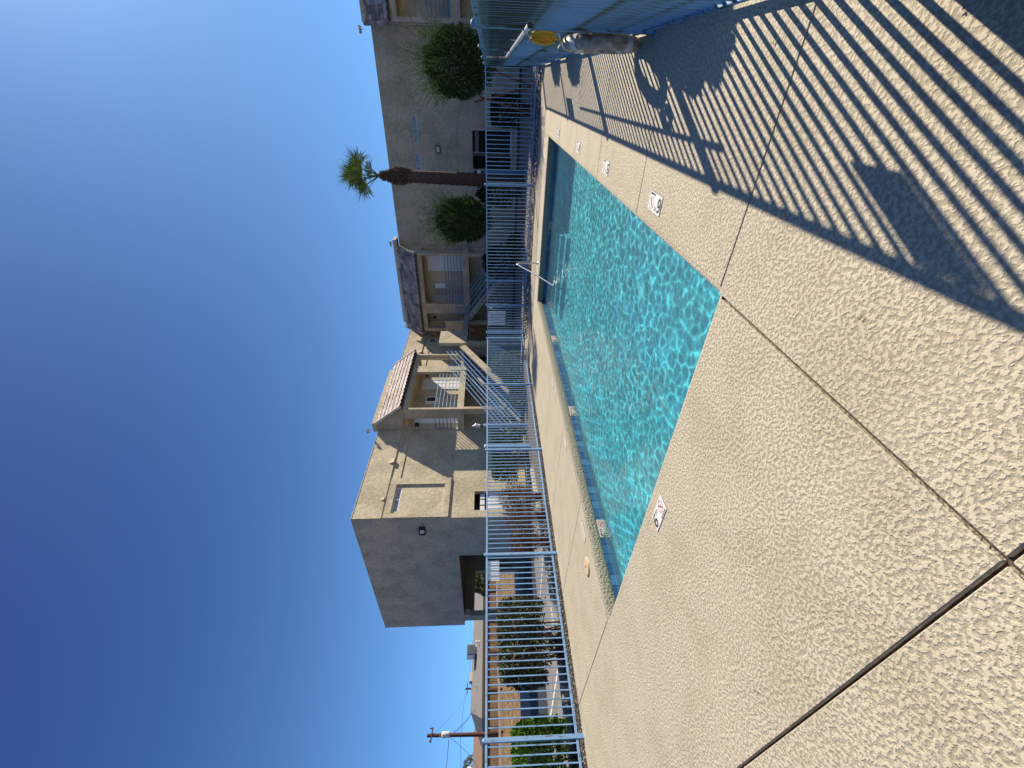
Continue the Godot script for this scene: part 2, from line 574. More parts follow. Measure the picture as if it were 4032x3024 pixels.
func build_deck() -> void:
	var deck := Node3D.new()
	deck.name = "pool_deck"
	add_child(deck)
	structure(deck)
	var mb := MB.new()
	for r in [[-5.2, -0.06, -1.62, 7.3], [9.33, 11.55, -1.62, 7.3], [-0.06, 9.33, -1.62, -0.06], [-0.06, 9.33, 4.37, 7.3]]:
		mb.bx(r[0], r[1], -0.3, -0.018, r[2], r[3])
	part(mb, "joint_filler", M.filler, deck)
	var h := 0.0042   # hairline
	var b := 0.0068   # wide open joint
	# near strip: rows between q lines, columns split at p = -1.82
	var c := 0.05     # the coping takes the pool's edge
	for col in [[-5.2, -1.825, h, b], [-1.825, 0.0, b, 0.004]]:
		slab(deck, col[0], col[1], -1.62, 0.0, [col[2], col[3], 0, 0.009])
		slab(deck, col[0], col[1] if col[1] < -1 else -c, 0.0, 2.115, [col[2], col[3] if col[1] < -1 else 0.0, 0.009, h])
		slab(deck, col[0], col[1] if col[1] < -1 else -c, 2.115, 4.31, [col[2], col[3] if col[1] < -1 else 0.0, h, h])
		slab(deck, col[0], col[1], 4.31, 7.3, [col[2], 0.005, h, 0])
	# along the right fence
	var ps := [0.0, 1.85, 3.71, 5.56, 7.42, L]
	for k in 5:
		slab(deck, ps[k], ps[k + 1], -1.62, -c, [0.004 if k == 0 else h, h, 0, 0])
		slab(deck, ps[k], ps[k + 1], W + c, 7.3, [0.005 if k == 0 else h, h, 0, 0])
	# the far strip
	slab(deck, L, 11.55, -1.62, -0.02, [h, 0, 0, 0.005])
	slab(deck, L + c, 11.55, -0.02, W, [0, 0, 0.005, h])
	slab(deck, L, 11.55, W, 7.3, [h, 0, h, 0])
	# rounded coping that overhangs the water on the four sides
	var prof: Array[Vector2] = [Vector2(-0.06, -0.160), Vector2(0.0, -0.160), Vector2(0.028, -0.152), Vector2(0.04, -0.12), Vector2(0.042, -0.07), Vector2(0.036, -0.025), Vector2(0.02, -0.008), Vector2(0.002, -0.002), Vector2(-0.0105, -0.002)]
	for s in 4:
		mb = MB.new()
		for k in prof.size() - 1:
			var q := []
			for u in [prof[k], prof[k + 1]]:
				var x: float = u.x - 0.04   # the nose ends at the pool's edge
				var e0: Vector3
				var e1: Vector3
				match s:
					0: e0 = V(x, u.y, x); e1 = V(x, u.y, W - x)
					1: e0 = V(L - x, u.y, x); e1 = V(L - x, u.y, W - x)
					2: e0 = V(x, u.y, x); e1 = V(L - x, u.y, x)
					3: e0 = V(x, u.y, W - x); e1 = V(L - x, u.y, W - x)
				q.append(e0); q.append(e1)
			var d: Vector2 = prof[k + 1] - prof[k]
			var out := [V(-d.y, d.x, 0), V(d.y, d.x, 0), V(0, d.x, -d.y), V(0, d.x, d.y)][s] as Vector3
			# the profile runs from the underside round the nose to the top: outward is to its right
			out = [V(d.y, -d.x, 0), V(-d.y, -d.x, 0), V(0, -d.x, d.y), V(0, -d.x, -d.y)][s]
			mb.quad(q[0], q[1], q[3], q[2], out)
		part(mb, "coping", M.deck if s in [0, 2] else M.coping, deck)

func build_pool() -> void:
	var basin := Node3D.new()
	basin.name = "pool_basin"
	add_child(basin)
	structure(basin)
	var e := 0.03      # the walls stand back a little under the coping
	var deep := -1.05
	var shal := -0.60
	var mb := MB.new()
	var n := 10
	for k in n:
		var p0 := -e + (L + 2 * e) * k / n
		var p1 := -e + (L + 2 * e) * (k + 1) / n
		var y0 := lerpf(deep, shal, smoothstep(1.5, 6.5, p0))
		var y1 := lerpf(deep, shal, smoothstep(1.5, 6.5, p1))
		mb.quad(V(p0, y0, -e), V(p1, y1, -e), V(p1, y1, W + e), V(p0, y0, W + e), Vector3.UP)
	part(mb, "pool_floor", M.plaster, basin)
	var sides := [[V(-e, 0, -e), V(-e, 0, W + e), V(1, 0, 0)], [V(L + e, 0, -e), V(L + e, 0, W + e), V(-1, 0, 0)], [V(-e, 0, -e), V(L + e, 0, -e), V(0, 0, 1)], [V(-e, 0, W + e), V(L + e, 0, W + e), V(0, 0, -1)]]
	for s in sides:
		mb = MB.new()
		mb.quad(s[0] + Vector3(0, -1.7, 0), s[1] + Vector3(0, -1.7, 0), s[1] + Vector3(0, -0.32, 0), s[0] + Vector3(0, -0.32, 0), s[2])
		part(mb, "pool_wall", M.plaster, basin)
		mb = MB.new()
		var g: Vector3 = s[2] * 0.002
		mb.quad(s[0] + Vector3(0, -0.32, 0) + g, s[1] + Vector3(0, -0.32, 0) + g, s[1] + Vector3(0, -0.12, 0) + g, s[0] + Vector3(0, -0.12, 0) + g, s[2])
		part(mb, "grout_bed", M.grout, basin)
	# waterline tiles, each its own piece
	var tm := MB.new()
	tm.obox(Vector3.ZERO, Basis(), Vector3(0.0735, 0.0735, 0.006), 0.003)
	var tile := tm.mesh()
	var tones := [M.tile_blue, M.tile_blue_light, M.tile_blue_dark, M.tile_blue]
	for s in sides:
		var d: Vector3 = (s[1] - s[0]).normalized()
		var l: float = s[0].distance_to(s[1])
		var count := int(l / 0.152)
		for k in count:
			var at: Vector3 = s[0] + d * ((k + 0.5) * l / count) + s[2] * 0.008 + Vector3(0, -0.238, 0)
			put_mesh(tile, "waterline_tile", tones[rng.randi() % 4], basin, Transform3D(Basis(d, Vector3.UP, d.cross(Vector3.UP)), at))
	# entry steps in the far left corner
	for k in 3:
		mb = MB.new()
		mb.bx(L - 0.36 * (k + 1), L + 0.02, -1.0, -0.34 - 0.085 * k, 2.2 - 0.05 * k, W + 0.02, 0.02)
		part(mb, "pool_step", M.plaster, basin)

func build_water() -> void:
	# the surface itself: a sheet with real wavelets
	var f := noise(FastNoiseLite.TYPE_SIMPLEX_SMOOTH, 1.0, 3, 71, 0.5)
	var f2 := noise(FastNoiseLite.TYPE_SIMPLEX_SMOOTH, 3.4, 2, 72, 0.5)
	var nx := 300
	var nz := 150
	var mb := MB.new()
	var hh := func(p: float, q: float) -> float:
		var calm := 0.35 + 0.65 * smoothstep(0.0, 3.0, p)
		return (f.get_noise_2d(p * 1.3, q * 1.9) * 0.010 + f2.get_noise_2d(p, q * 1.2) * 0.005) * calm
	for i in nx + 1:
		for j in nz + 1:
			var p := -0.02 + (L + 0.04) * i / nx
			var q := -0.02 + (W + 0.04) * j / nz
			var h: float = hh.call(p, q)
			var dp: float = (hh.call(p + 0.01, q) - h) / 0.01
			var dq: float = (hh.call(p, q + 0.01) - h) / 0.01
			mb.put(V(p, WATER + h, q), Vector3(-dp, 1, dq).normalized(), Vector2(p, q))
	for i in nx:
		for j in nz:
			var a := i * (nz + 1) + j
			var b := a + nz + 1
			# a: (p, q), a + 1: (p, q + dq) which is towards -z
			mb.ix.append_array([a, a + 1, b, a + 1, b + 1, b])
	var m := mat("water", lin(0.7, 0.95, 1.0, 0.05), 0.02)
	m.transparency = BaseMaterial3D.TRANSPARENCY_ALPHA
	m.metallic_specular = 0.42
	structure(part(mb, "water", m))
	var g := MB.new()  # added sheet under the surface: dark cells, clear lines, casting the caustic network
	g.quad(V(-0.03, WATER - 0.03, -0.03), V(L + 0.03, WATER - 0.03, -0.03), V(L + 0.03, WATER - 0.03, W + 0.03), V(-0.03, WATER - 0.03, W + 0.03), Vector3.UP)
	for k in 4: g.uv[k] = Vector2(g.v[k].x, g.v[k].z)
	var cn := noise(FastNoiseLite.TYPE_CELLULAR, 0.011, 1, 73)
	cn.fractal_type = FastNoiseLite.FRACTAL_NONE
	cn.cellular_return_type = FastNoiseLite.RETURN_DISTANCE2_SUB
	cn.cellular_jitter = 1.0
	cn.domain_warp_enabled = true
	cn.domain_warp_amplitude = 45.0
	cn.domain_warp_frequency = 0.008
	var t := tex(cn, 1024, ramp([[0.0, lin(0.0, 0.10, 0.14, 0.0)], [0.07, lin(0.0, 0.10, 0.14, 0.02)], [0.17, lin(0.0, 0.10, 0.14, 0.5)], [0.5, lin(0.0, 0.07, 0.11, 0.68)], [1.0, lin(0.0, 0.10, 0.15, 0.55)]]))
	var r := mat("caustic_cells", Color.WHITE, 1.0)
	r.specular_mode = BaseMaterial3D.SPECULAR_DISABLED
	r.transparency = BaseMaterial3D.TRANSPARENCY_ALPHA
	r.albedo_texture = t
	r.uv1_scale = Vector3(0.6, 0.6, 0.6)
	structure(part(g, "caustic_sheet", r))

# ---------------------------------------------------------------- the apartment buildings
func bars(parent: Node, called: String, a: Vector3, b: Vector3, heights: Array, m: Material, posts: Array = [], low := 0.0) -> void:
	# a railing of parallel bars along a - b (points at floor level), each bar its own piece
	var root := Node3D.new()
	root.name = called
	parent.add_child(root, true)
	for h in heights:
		var mb := MB.new()
		mb.beam(a + Vector3(0, h, 0), b + Vector3(0, h, 0), 0.03, 0.03, 0.004)
		part(mb, "bar", m, root)
	for x in posts:
		var mb := MB.new()
		var o := a.lerp(b, x)
		mb.beam(o + Vector3(0, low, 0), o + Vector3(0, heights.max() + 0.015, 0), 0.026, 0.026, 0.003)
		part(mb, "upright", m, root)

func tiled_slope(parent: Node, e0: Vector3, e1: Vector3, up: Vector3, courses: int, across: int, tones: Array, gable: Array) -> void:
	# e0 - e1: eave line, up: the vector from eave to ridge
	var along := (e1 - e0).normalized()
	var l := e0.distance_to(e1)
	var d := up.normalized()
	var n := along.cross(d).normalized()
	if n.y < 0: n = -n
	var w := l / across
	var h := up.length() / courses
	var mb := MB.new()
	# one S-shaped tile: a low pan and a high barrel
	var pr := []
	for k in 9:
		var x := -0.5 + k / 8.0
		pr.append(Vector2(x * w * 1.06, 0.022 * cos((x) * TAU) + 0.026))
	for k in 8:
		var q := [Vector3(pr[k].x, pr[k].y, 0), Vector3(pr[k + 1].x, pr[k + 1].y, 0)]
		var bk := Vector3(0, -0.055, h * 1.16)
		mb.quad(q[0], q[1], q[1] + bk, q[0] + bk, Vector3(0, 1, 0))
		mb.quad(q[0] - Vector3(0, 0.022, 0), q[1] - Vector3(0, 0.022, 0), q[1], q[0], Vector3(0, 0, -1))
	var tile := mb.mesh()
	var b := Basis(along, n, d)
	if b.determinant() < 0: b = Basis(-along, n, d)
	for j in courses:
		for k in across:
			var at := e0 + along * ((k + 0.5) * w) + d * (h * j) + n * (0.055 + rng.randf() * 0.012)
			put_mesh(tile, "roof_tile", tones[mini(rng.randi() % 4, tones.size() - 1)], parent, Transform3D(b.rotated(n, rng.randf_range(-0.02, 0.02)), at))
	# barrel tiles up the open gable edges
	for s in gable:
		var o: Vector3 = e0 if s < 0 else e1
		for j in courses + 1:
			var g := MB.new()
			var at: Vector3 = o + along * (0.02 * s) + d * (h * j * courses / (courses + 1.0)) + n * 0.05
			g.tube([at, at + d * (h * 1.05)], [0.085, 0.065], 8)
			part(g, "gable_tile", tones[rng.randi() % tones.size()], parent)

func door(parent: Node, o: Vector3, right: Vector3, w: float, h: float, m: Material) -> void:
	# o: foot of the door's centre on the wall's face, right: along the wall as seen from outside
	var n := Vector3.UP.cross(right) * -1.0
	n = right.cross(Vector3.UP)
	var b := Basis(right, Vector3.UP, n)
	var mb := MB.new()
	for s in [-1.0, 1.0]:
		mb.obox(o + right * (s * (w / 2 + 0.035)) + Vector3(0, h / 2, 0) + n * 0.02, b, Vector3(0.035, h / 2, 0.03), 0.004)
	mb.obox(o + Vector3(0, h + 0.035, 0) + n * 0.02, b, Vector3(w / 2 + 0.07, 0.035, 0.03), 0.004)
	mb.obox(o + Vector3(0, h / 2, 0) + n * 0.008, b, Vector3(w / 2, h / 2, 0.012))
	var d := part(mb, "door", m, parent)
	for row in [[0.1, 0.34], [0.40, 0.72], [0.78, 0.93]]:
		for s in [-1.0, 1.0]:
			mb = MB.new()
			mb.obox(o + right * (s * w * 0.22) + Vector3(0, h * (row[0] + row[1]) / 2, 0) + n * 0.024, b, Vector3(w * 0.16, h * (row[1] - row[0]) / 2, 0.006), 0.005)
			part(mb, "door_panel", m, d)
	mb = MB.new()
	mb.lathe(o + right * (w * 0.42) + Vector3(0, h * 0.46, 0) + n * 0.05, [Vector2(0, -0.03), Vector2(0.028, 0), Vector2(0, 0.03)], 10)
	part(mb, "knob", M.galvanised, d)

func slider(parent: Node, o: Vector3, right: Vector3, w: float, h: float, inside: Material) -> void:
	# a two-light sliding window; o: centre on the wall's face
	var n := right.cross(Vector3.UP)
	var b := Basis(right, Vector3.UP, n)
	var mb := MB.new()
	for s in [-1.0, 1.0]:
		mb.obox(o + Vector3(0, s * (h / 2 - 0.015), 0) - n * 0.05, b, Vector3(w / 2, 0.015, 0.03))
		mb.obox(o + right * (s * (w / 2 - 0.015)) - n * 0.052, b, Vector3(0.015, h / 2 - 0.03, 0.028))
	mb.obox(o - n * 0.048, b, Vector3(0.016, h / 2 - 0.03, 0.03))
	var f := part(mb, "window", M.white, parent)
	for s in [-1.0, 1.0]:
		mb = MB.new()
		mb.obox(o + right * (s * w / 4) - n * 0.065, b, Vector3(w / 4 - 0.02, h / 2 - 0.03, 0.002))
		part(mb, "pane", M.pane, f)
	mb = MB.new()
	mb.obox(o - n * 0.17, b, Vector3(w / 2 + 0.02, h / 2 + 0.02, 0.005))
	part(mb, "backing", inside, f)

func flood_lamp(parent: Node, o: Vector3, right: Vector3, label: String) -> void:
	var n := right.cross(Vector3.UP)
	var b := Basis(right, Vector3.UP, n)
	var mb := MB.new()
	mb.obox(o + n * 0.05, b, Vector3(0.17, 0.115, 0.05), 0.012)
	for s in [-1.0, 1.0]:
		mb.obox(o + n * 0.13 + right * (s * 0.16), b, Vector3(0.012, 0.115, 0.04), 0.003)
		mb.obox(o + n * 0.13 + Vector3(0, s * 0.105, 0), b, Vector3(0.148, 0.012, 0.04), 0.003)
	var f := part(mb, "wall_lamp", M.black, parent, label)
	mb = MB.new()
	mb.obox(o + n * 0.115, Basis(right, Vector3.UP.rotated(right, 0.25), n.rotated(right, 0.25)), Vector3(0.13, 0.075, 0.006))
	part(mb, "lens", M.lamp_glass, f)

func scupper(parent: Node, o: Vector3, right: Vector3, r: float, m: Material) -> void:
	var n := right.cross(Vector3.UP)
	var a := o - right * r
	var c := o + right * r
	var mb := MB.new()
	var up := Vector3(0, r * 1.1, 0)
	# a wedge: a flat underside, sloping face and two cheeks
	mb.quad(a + n * r * 1.0 - up, c + n * r * 1.0 - up, c + up, a + up, n + Vector3.UP)
	mb.quad(a - up, c - up, c + n * r * 1.0 - up, a + n * r * 1.0 - up, Vector3.DOWN)
	mb.tri(a - up, a + n * r * 1.0 - up, a + up, -right)
	mb.tri(c - up, c + n * r * 1.0 - up, c + up, right)
	part(mb, "vent_hood", m, parent)

func twin_spot(parent: Node, o: Vector3) -> void:
	var mb := MB.new()
	mb.tube([o, o + Vector3(0, 0.16, 0)], 0.012, 6)
	var f := part(mb, "spot_bracket", M.black, parent)
	for d in [Vector3(-0.8, -0.3, 0.5), Vector3(-0.6, -0.3, -0.7)]:
		mb = MB.new()
		var e: Vector3 = o + Vector3(0, 0.16, 0)
		var dn: Vector3 = d.normalized()
		mb.tube([e, e + dn * 0.05, e + dn * 0.06, e + dn * 0.15], [0.02, 0.03, 0.05, 0.07], 10)
		part(mb, "spot_head", M.galvanised, f)

func build_sunlit_wing() -> void:
	var Q := 12.249
	var P0 := 7.386
	var H := 6.6
	var b := thing("apartment_building", V(14, 0, 14), "sunlit two storey tan stucco apartment wing with carport and pink tiled porch", "building")
	var X := Vector3(1, 0, 0)      # to the right as seen from the pool side is +p
	var mb := MB.new()
	mb.wall_q(Q, Q + 0.2, P0, 22.0, 0.0, H, [[7.71, 8.623, -1.0, 2.086], [7.708, 8.868, 4.98, 5.208], [20.47, 21.58, 4.88, 5.22], [17.2, 19.0, -1.0, 2.1]])
	part(mb, "wall", M.stucco, b)
	mb = MB.new()
	mb.wall_p(P0, P0 + 0.2, Q + 0.2, 20.82, 0.0, H, [[14.75, 20.82, -1.0, 2.75]])
	part(mb, "wall", M.stucco_shaded, b)
	mb = MB.new()
	mb.bx(P0 + 0.2, 30.0, 2.82, 3.1, Q + 0.2, 20.8)        # carport ceiling
	mb.bx(P0 + 0.2, 30.0, 6.15, 6.35, Q + 0.2, 20.62)
	part(mb, "floor_slab", M.stucco_warm, b)
	mb = MB.new()
	mb.bx(P0 + 0.2, 30.0, 0.0, 2.82, 14.55, 14.75)         # wall behind the parked bays
	part(mb, "wall", M.stucco_shaded, b)
	mb = MB.new()
	mb.wall_q(20.62, 20.82, P0 + 0.2, 30.0, 0.0, H, [[7.93, 10.07, -1.0, 2.3]])
	part(mb, "wall", M.stucco_shaded, b)
	mb = MB.new()
	mb.bx(P0 + 0.02, P0 + 0.3, 2.45, 2.75, 19.85, 20.4, 0.01)
	part(mb, "beam", M.stucco_shaded, b)
	for p in [7.55, 11.0, 14.5, 18.0, 21.5]:
		mb = MB.new()
		mb.bx(p - 0.13, p + 0.13, -0.1, 2.82, 19.98, 20.24, 0.01)
		part(mb, "column", M.stucco_shaded, b)
	# a proud upper band, two reveals, the raised frame round the blind panel
	mb = MB.new()
	mb.bx(P0, 22.0, 5.535, H, Q - 0.045, Q + 0.002, 0.008)
	part(mb, "parapet_band", M.stucco, b)
	mb = MB.new()
	mb.bx(9.30, 22.0, 5.13, 5.31, Q - 0.035, Q + 0.002, 0.006)
	part(mb, "belt_course", M.stucco, b)
	mb = MB.new()
	for r in [[P0, 7.59, 3.04, 5.47], [8.98, 9.295, 3.04, 5.47], [7.59, 8.98, 5.215, 5.47], [7.59, 8.98, 3.04, 3.28]]:
		mb.bx(r[0], r[1], r[2], r[3], Q - 0.07, Q + 0.002, 0.008)
	part(mb, "raised_frame", M.stucco, b)
	slider(b, V(8.288, 5.094, Q - 0.0), X, 1.16, 0.228, M.blind)
	slider(b, V(21.02, 5.05, Q - 0.0), X, 1.11, 0.34, M.dark_glass)
	# ground floor opening with the white gate leaf in it
	mb = MB.new()
	mb.bx(7.73, 8.60, 0.05, 1.62, Q + 0.10, Q + 0.135, 0.006)
	var d := part(mb, "door", M.white, b, "white ground floor door with open cells along its top")
	for k in 3:
		mb = MB.new()
		mb.bx(7.75 + k * 0.29, 7.99 + k * 0.29, 1.68, 1.86, Q + 0.105, Q + 0.13, 0.006)
		part(mb, "top_cell", M.white, d)
	for k in 3:
		mb = MB.new()
		mb.bx(7.78 + k * 0.28, 8.0 + k * 0.28, 0.2, 1.5, Q + 0.09, Q + 0.1, 0.004)
		part(mb, "door_panel", M.white, d)
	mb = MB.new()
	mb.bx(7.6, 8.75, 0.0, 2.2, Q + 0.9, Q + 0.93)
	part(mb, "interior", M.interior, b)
	mb = MB.new()
	mb.bx(17.0, 19.2, 0.0, 2.2, Q + 0.35, Q + 0.4)
	part(mb, "interior", M.blind, b)
	scupper(b, V(10.25, 5.66, Q - 0.045), X, 0.115, M.stucco)
	scupper(b, V(8.28, 5.64, Q - 0.045), X, 0.07, M.stucco)
	scupper(b, V(19.18, 5.645, Q - 0.045), X, 0.11, M.stucco)
	scupper(b, V(20.95, 5.59, Q - 0.045), X, 0.07, M.stucco)
	scupper(b, V(21.55, 5.56, Q - 0.045), X, 0.09, M.stucco)
	flood_lamp(b, V(P0, 4.06, 12.9), V(0, 0, -1), "black floodlight on the shaded end wall")
	mb = MB.new()
	mb.bx(P0 - 0.02, 30.0, H, H + 0.03, Q - 0.06, 20.84, 0.006)
	part(mb, "roof", M.stucco, b)
	# ---- the porch: piers, beam, floor and tiled mansard
	var F := 10.993
	var B := 12.29
	mb = MB.new()
	mb.wall_q(F, F + 0.16, B, 17.0, 2.66, 5.46, [[12.40, 15.28, 2.955, 5.2], [15.81, 16.9, 2.955, 5.2]])
	part(mb, "porch_front", M.stucco, b)
	mb = MB.new()
	mb.wall_p(B, B + 0.12, F + 0.16, Q, 2.66, 5.46, [[11.55, 12.2, 2.965, 5.44]])
	part(mb, "porch_side", M.stucco, b)
	mb = MB.new()
	mb.wall_p(16.88, 17.0, F + 0.16, Q, 2.66, 5.46, [[11.3, 12.1, 2.965, 5.2]])
	part(mb, "porch_side", M.stucco, b)
	mb = MB.new()
	mb.bx(B + 0.12, 16.88, 2.66, 2.95, F + 0.16, Q)
	part(mb, "porch_floor", M.concrete, b)
	mb = MB.new()
	mb.bx(B + 0.12, 16.88, 5.3, 5.44, F + 0.16, Q)
	part(mb, "porch_ceiling", M.stucco_warm, b)
	mb = MB.new()
	mb.bx(B, B + 0.17, -0.05, 2.66, F, F + 0.3, 0.01)
	part(mb, "porch_column", M.stucco_warm, b)
	mb = MB.new()
	mb.bx(15.3, 15.8, -0.05, 2.66, F + 0.3, F + 0.6, 0.01)
	part(mb, "porch_column", M.stucco_warm, b)
	mb = MB.new()   # gable walls under the tiles
	for p in [[B, B + 0.12], [16.88, 17.0]]:
		var a0 := V(p[0], 5.46, F)
		var c0 := V(p[0], 5.46, Q)
		var e0 := V(p[0], 6.72, 11.86)
		var f0 := V(p[0], 6.72, Q)
		var sh := Vector3(p[1] - p[0], 0, 0)
		mb.quad(a0, c0, f0, e0, Vector3(-1, 0, 0))
		mb.quad(a0 + sh, c0 + sh, f0 + sh, e0 + sh, Vector3(1, 0, 0))
		mb.quad(a0, a0 + sh, e0 + sh, e0, V(0, 0.6, -1))
		mb.quad(c0, c0 + sh, f0 + sh, f0, V(0, 0, 1))
		part(mb, "gable", M.stucco, b)
		mb = MB.new()
	mb = MB.new()
	mb.quad(V(B, 5.47, F - 0.1), V(17.05, 5.47, F - 0.1), V(17.05, 6.70, 11.84), V(B, 6.70, 11.84), V(0, 1, -1))
	mb.quad(V(B, 5.40, F - 0.1), V(17.05, 5.40, F - 0.1), V(17.05, 5.40, F), V(B, 5.40, F), Vector3.DOWN)
	mb.quad(V(B, 5.40, F - 0.1), V(17.05, 5.40, F - 0.1), V(17.05, 5.47, F - 0.1), V(B, 5.47, F - 0.1), V(0, 0, -1))
	var roof := part(mb, "porch_roof", M.brown_metal, b)
	tiled_slope(roof, V(B - 0.02, 5.44, F - 0.14), V(17.08, 5.44, F - 0.14), V(0, 6.70, 11.84) - V(0, 5.44, F - 0.14), 6, 17, [M.clay, M.clay_pale, M.clay_rose, M.clay_pale], [-1, 1])
	mb = MB.new()
	mb.bx(B - 0.1, 16.6, 6.66, 6.86, 11.74, 12.25, 0.015)
	part(mb, "ridge_cap", M.stucco_warm, b)
	twin_spot(b, V(11.95, 6.86, 11.9))
	bars(b, "railing", V(12.42, 2.95, F + 0.06), V(15.27, 2.95, F + 0.06), [0.15, 0.325, 0.5, 0.675, 0.85, 1.03], M.blue)
	bars(b, "railing", V(B + 0.05, 2.95, 11.56), V(B + 0.05, 2.95, 12.2), [0.15, 0.325, 0.5, 0.675, 0.85, 1.05], M.blue_deep, [0.0, 1.0], 0.1)
	# doors and fittings on the wall inside the porch
	door(b, V(15.91, 2.96, Q), X, 0.78, 2.05, M.white)
	door(b, V(13.2, 2.96, Q), X, 0.78, 2.05, M.white)
	mb = MB.new()
	mb.bx(14.2, 14.62, 4.08, 4.71, Q - 0.16, Q, 0.008)
	var cab := part(mb, "extinguisher_cabinet", M.white, b)
	mb = MB.new()
	mb.bx(14.27, 14.55, 4.2, 4.64, Q - 0.168, Q - 0.158)
	part(mb, "cabinet_window", M.dark_glass, cab)
	for p in [16.7, 12.6]:
		mb = MB.new()
		mb.bx(p - 0.07, p + 0.07, 4.82, 5.0, Q - 0.14, Q, 0.01)
		part(mb, "porch_lamp", M.black, b)
	# ---- stair from the landing down towards the car park
	stair(b, V(16.1, 2.95, 9.95), Vector3(-1, 0, 0), V(0, 0, 1), 16, 0.3125, 0.1844, 0.98)
	# landing at the inner corner and its parapets
	mb = MB.new()
	mb.bx(16.1, 21.99, 2.66, 2.95, 10.1, 10.99, 0.0)
	part(mb, "landing", M.concrete, b)
	mb = MB.new()
	mb.bx(16.36, 17.63, 2.63, 4.08, 9.93, 10.1, 0.012)
	part(mb, "landing_parapet", M.stucco, b)
	mb = MB.new()
	mb.bx(16.37, 16.62, -0.05, 2.63, 9.95, 10.2, 0.01)
	part(mb, "landing_column", M.stucco_warm, b)
	mb = MB.new()
	mb.bx(17.3, 17.5, -0.05, 2.63, 10.6, 10.8, 0.01)
	part(mb, "landing_column", M.stucco_warm, b)

func stair(parent: Node, top: Vector3, down: Vector3, across: Vector3, n: int, run: float, rise: float, width: float) -> void:
	# top: the outer upper corner; steps go along down, stringers at both sides, rails of four bars
	var st := Node3D.new()
	st.name = "staircase"
	parent.add_child(st, true)
	var b := Basis(down, Vector3.UP, down.cross(Vector3.UP))
	for k in n - 1:
		var mb := MB.new()
		var c := top + down * ((k + 0.5) * run) + across * (width / 2) - Vector3(0, (k + 1) * rise + 0.035, 0)
		mb.obox(c, b, Vector3(run / 2 + 0.015, 0.035, width / 2 - 0.06), 0.004)
		part(mb, "step", M.blue_deep, st)
	var len := n * run
	var foot := top + down * len - Vector3(0, n * rise, 0)
	for s in [0.05, width - 0.05]:
		var mb := MB.new()
		var o: Vector3 = across * s
		mb.beam(top + o - down * 0.05 - Vector3(0, 0.10, 0), foot + o + Vector3(0, 0.02, 0) - down * 0.2, 0.1, 0.32, 0.008)
		part(mb, "stringer", M.stucco, st)
	for s in [0.05, width - 0.05]:
		var o: Vector3 = across * s
		var a := top + o + down * 0.45 - Vector3(0, 0.45 * rise / run, 0)
		var z := foot + o + down * 0.55 - Vector3(0, 0.55 * rise / run, 0)
		var m: Material = M.blue
		for h in [0.22, 0.44, 0.66, 0.88]:
			var mb := MB.new()
			mb.beam(a + Vector3(0, h + 0.06, 0), z + Vector3(0, h + 0.3, 0), 0.032, 0.032, 0.004)
			part(mb, "handrail_bar", m, st)
		for x in [0.0, 0.34, 0.67, 1.0]:
			var mb := MB.new()
			var p := a.lerp(z, x)
			mb.beam(p + Vector3(0, 0.0 if x < 1.0 else 0.25, 0), p + Vector3(0, 0.95 + 0.24 * x, 0), 0.028, 0.028, 0.003)
			part(mb, "handrail_upright", M.blue_deep, st)

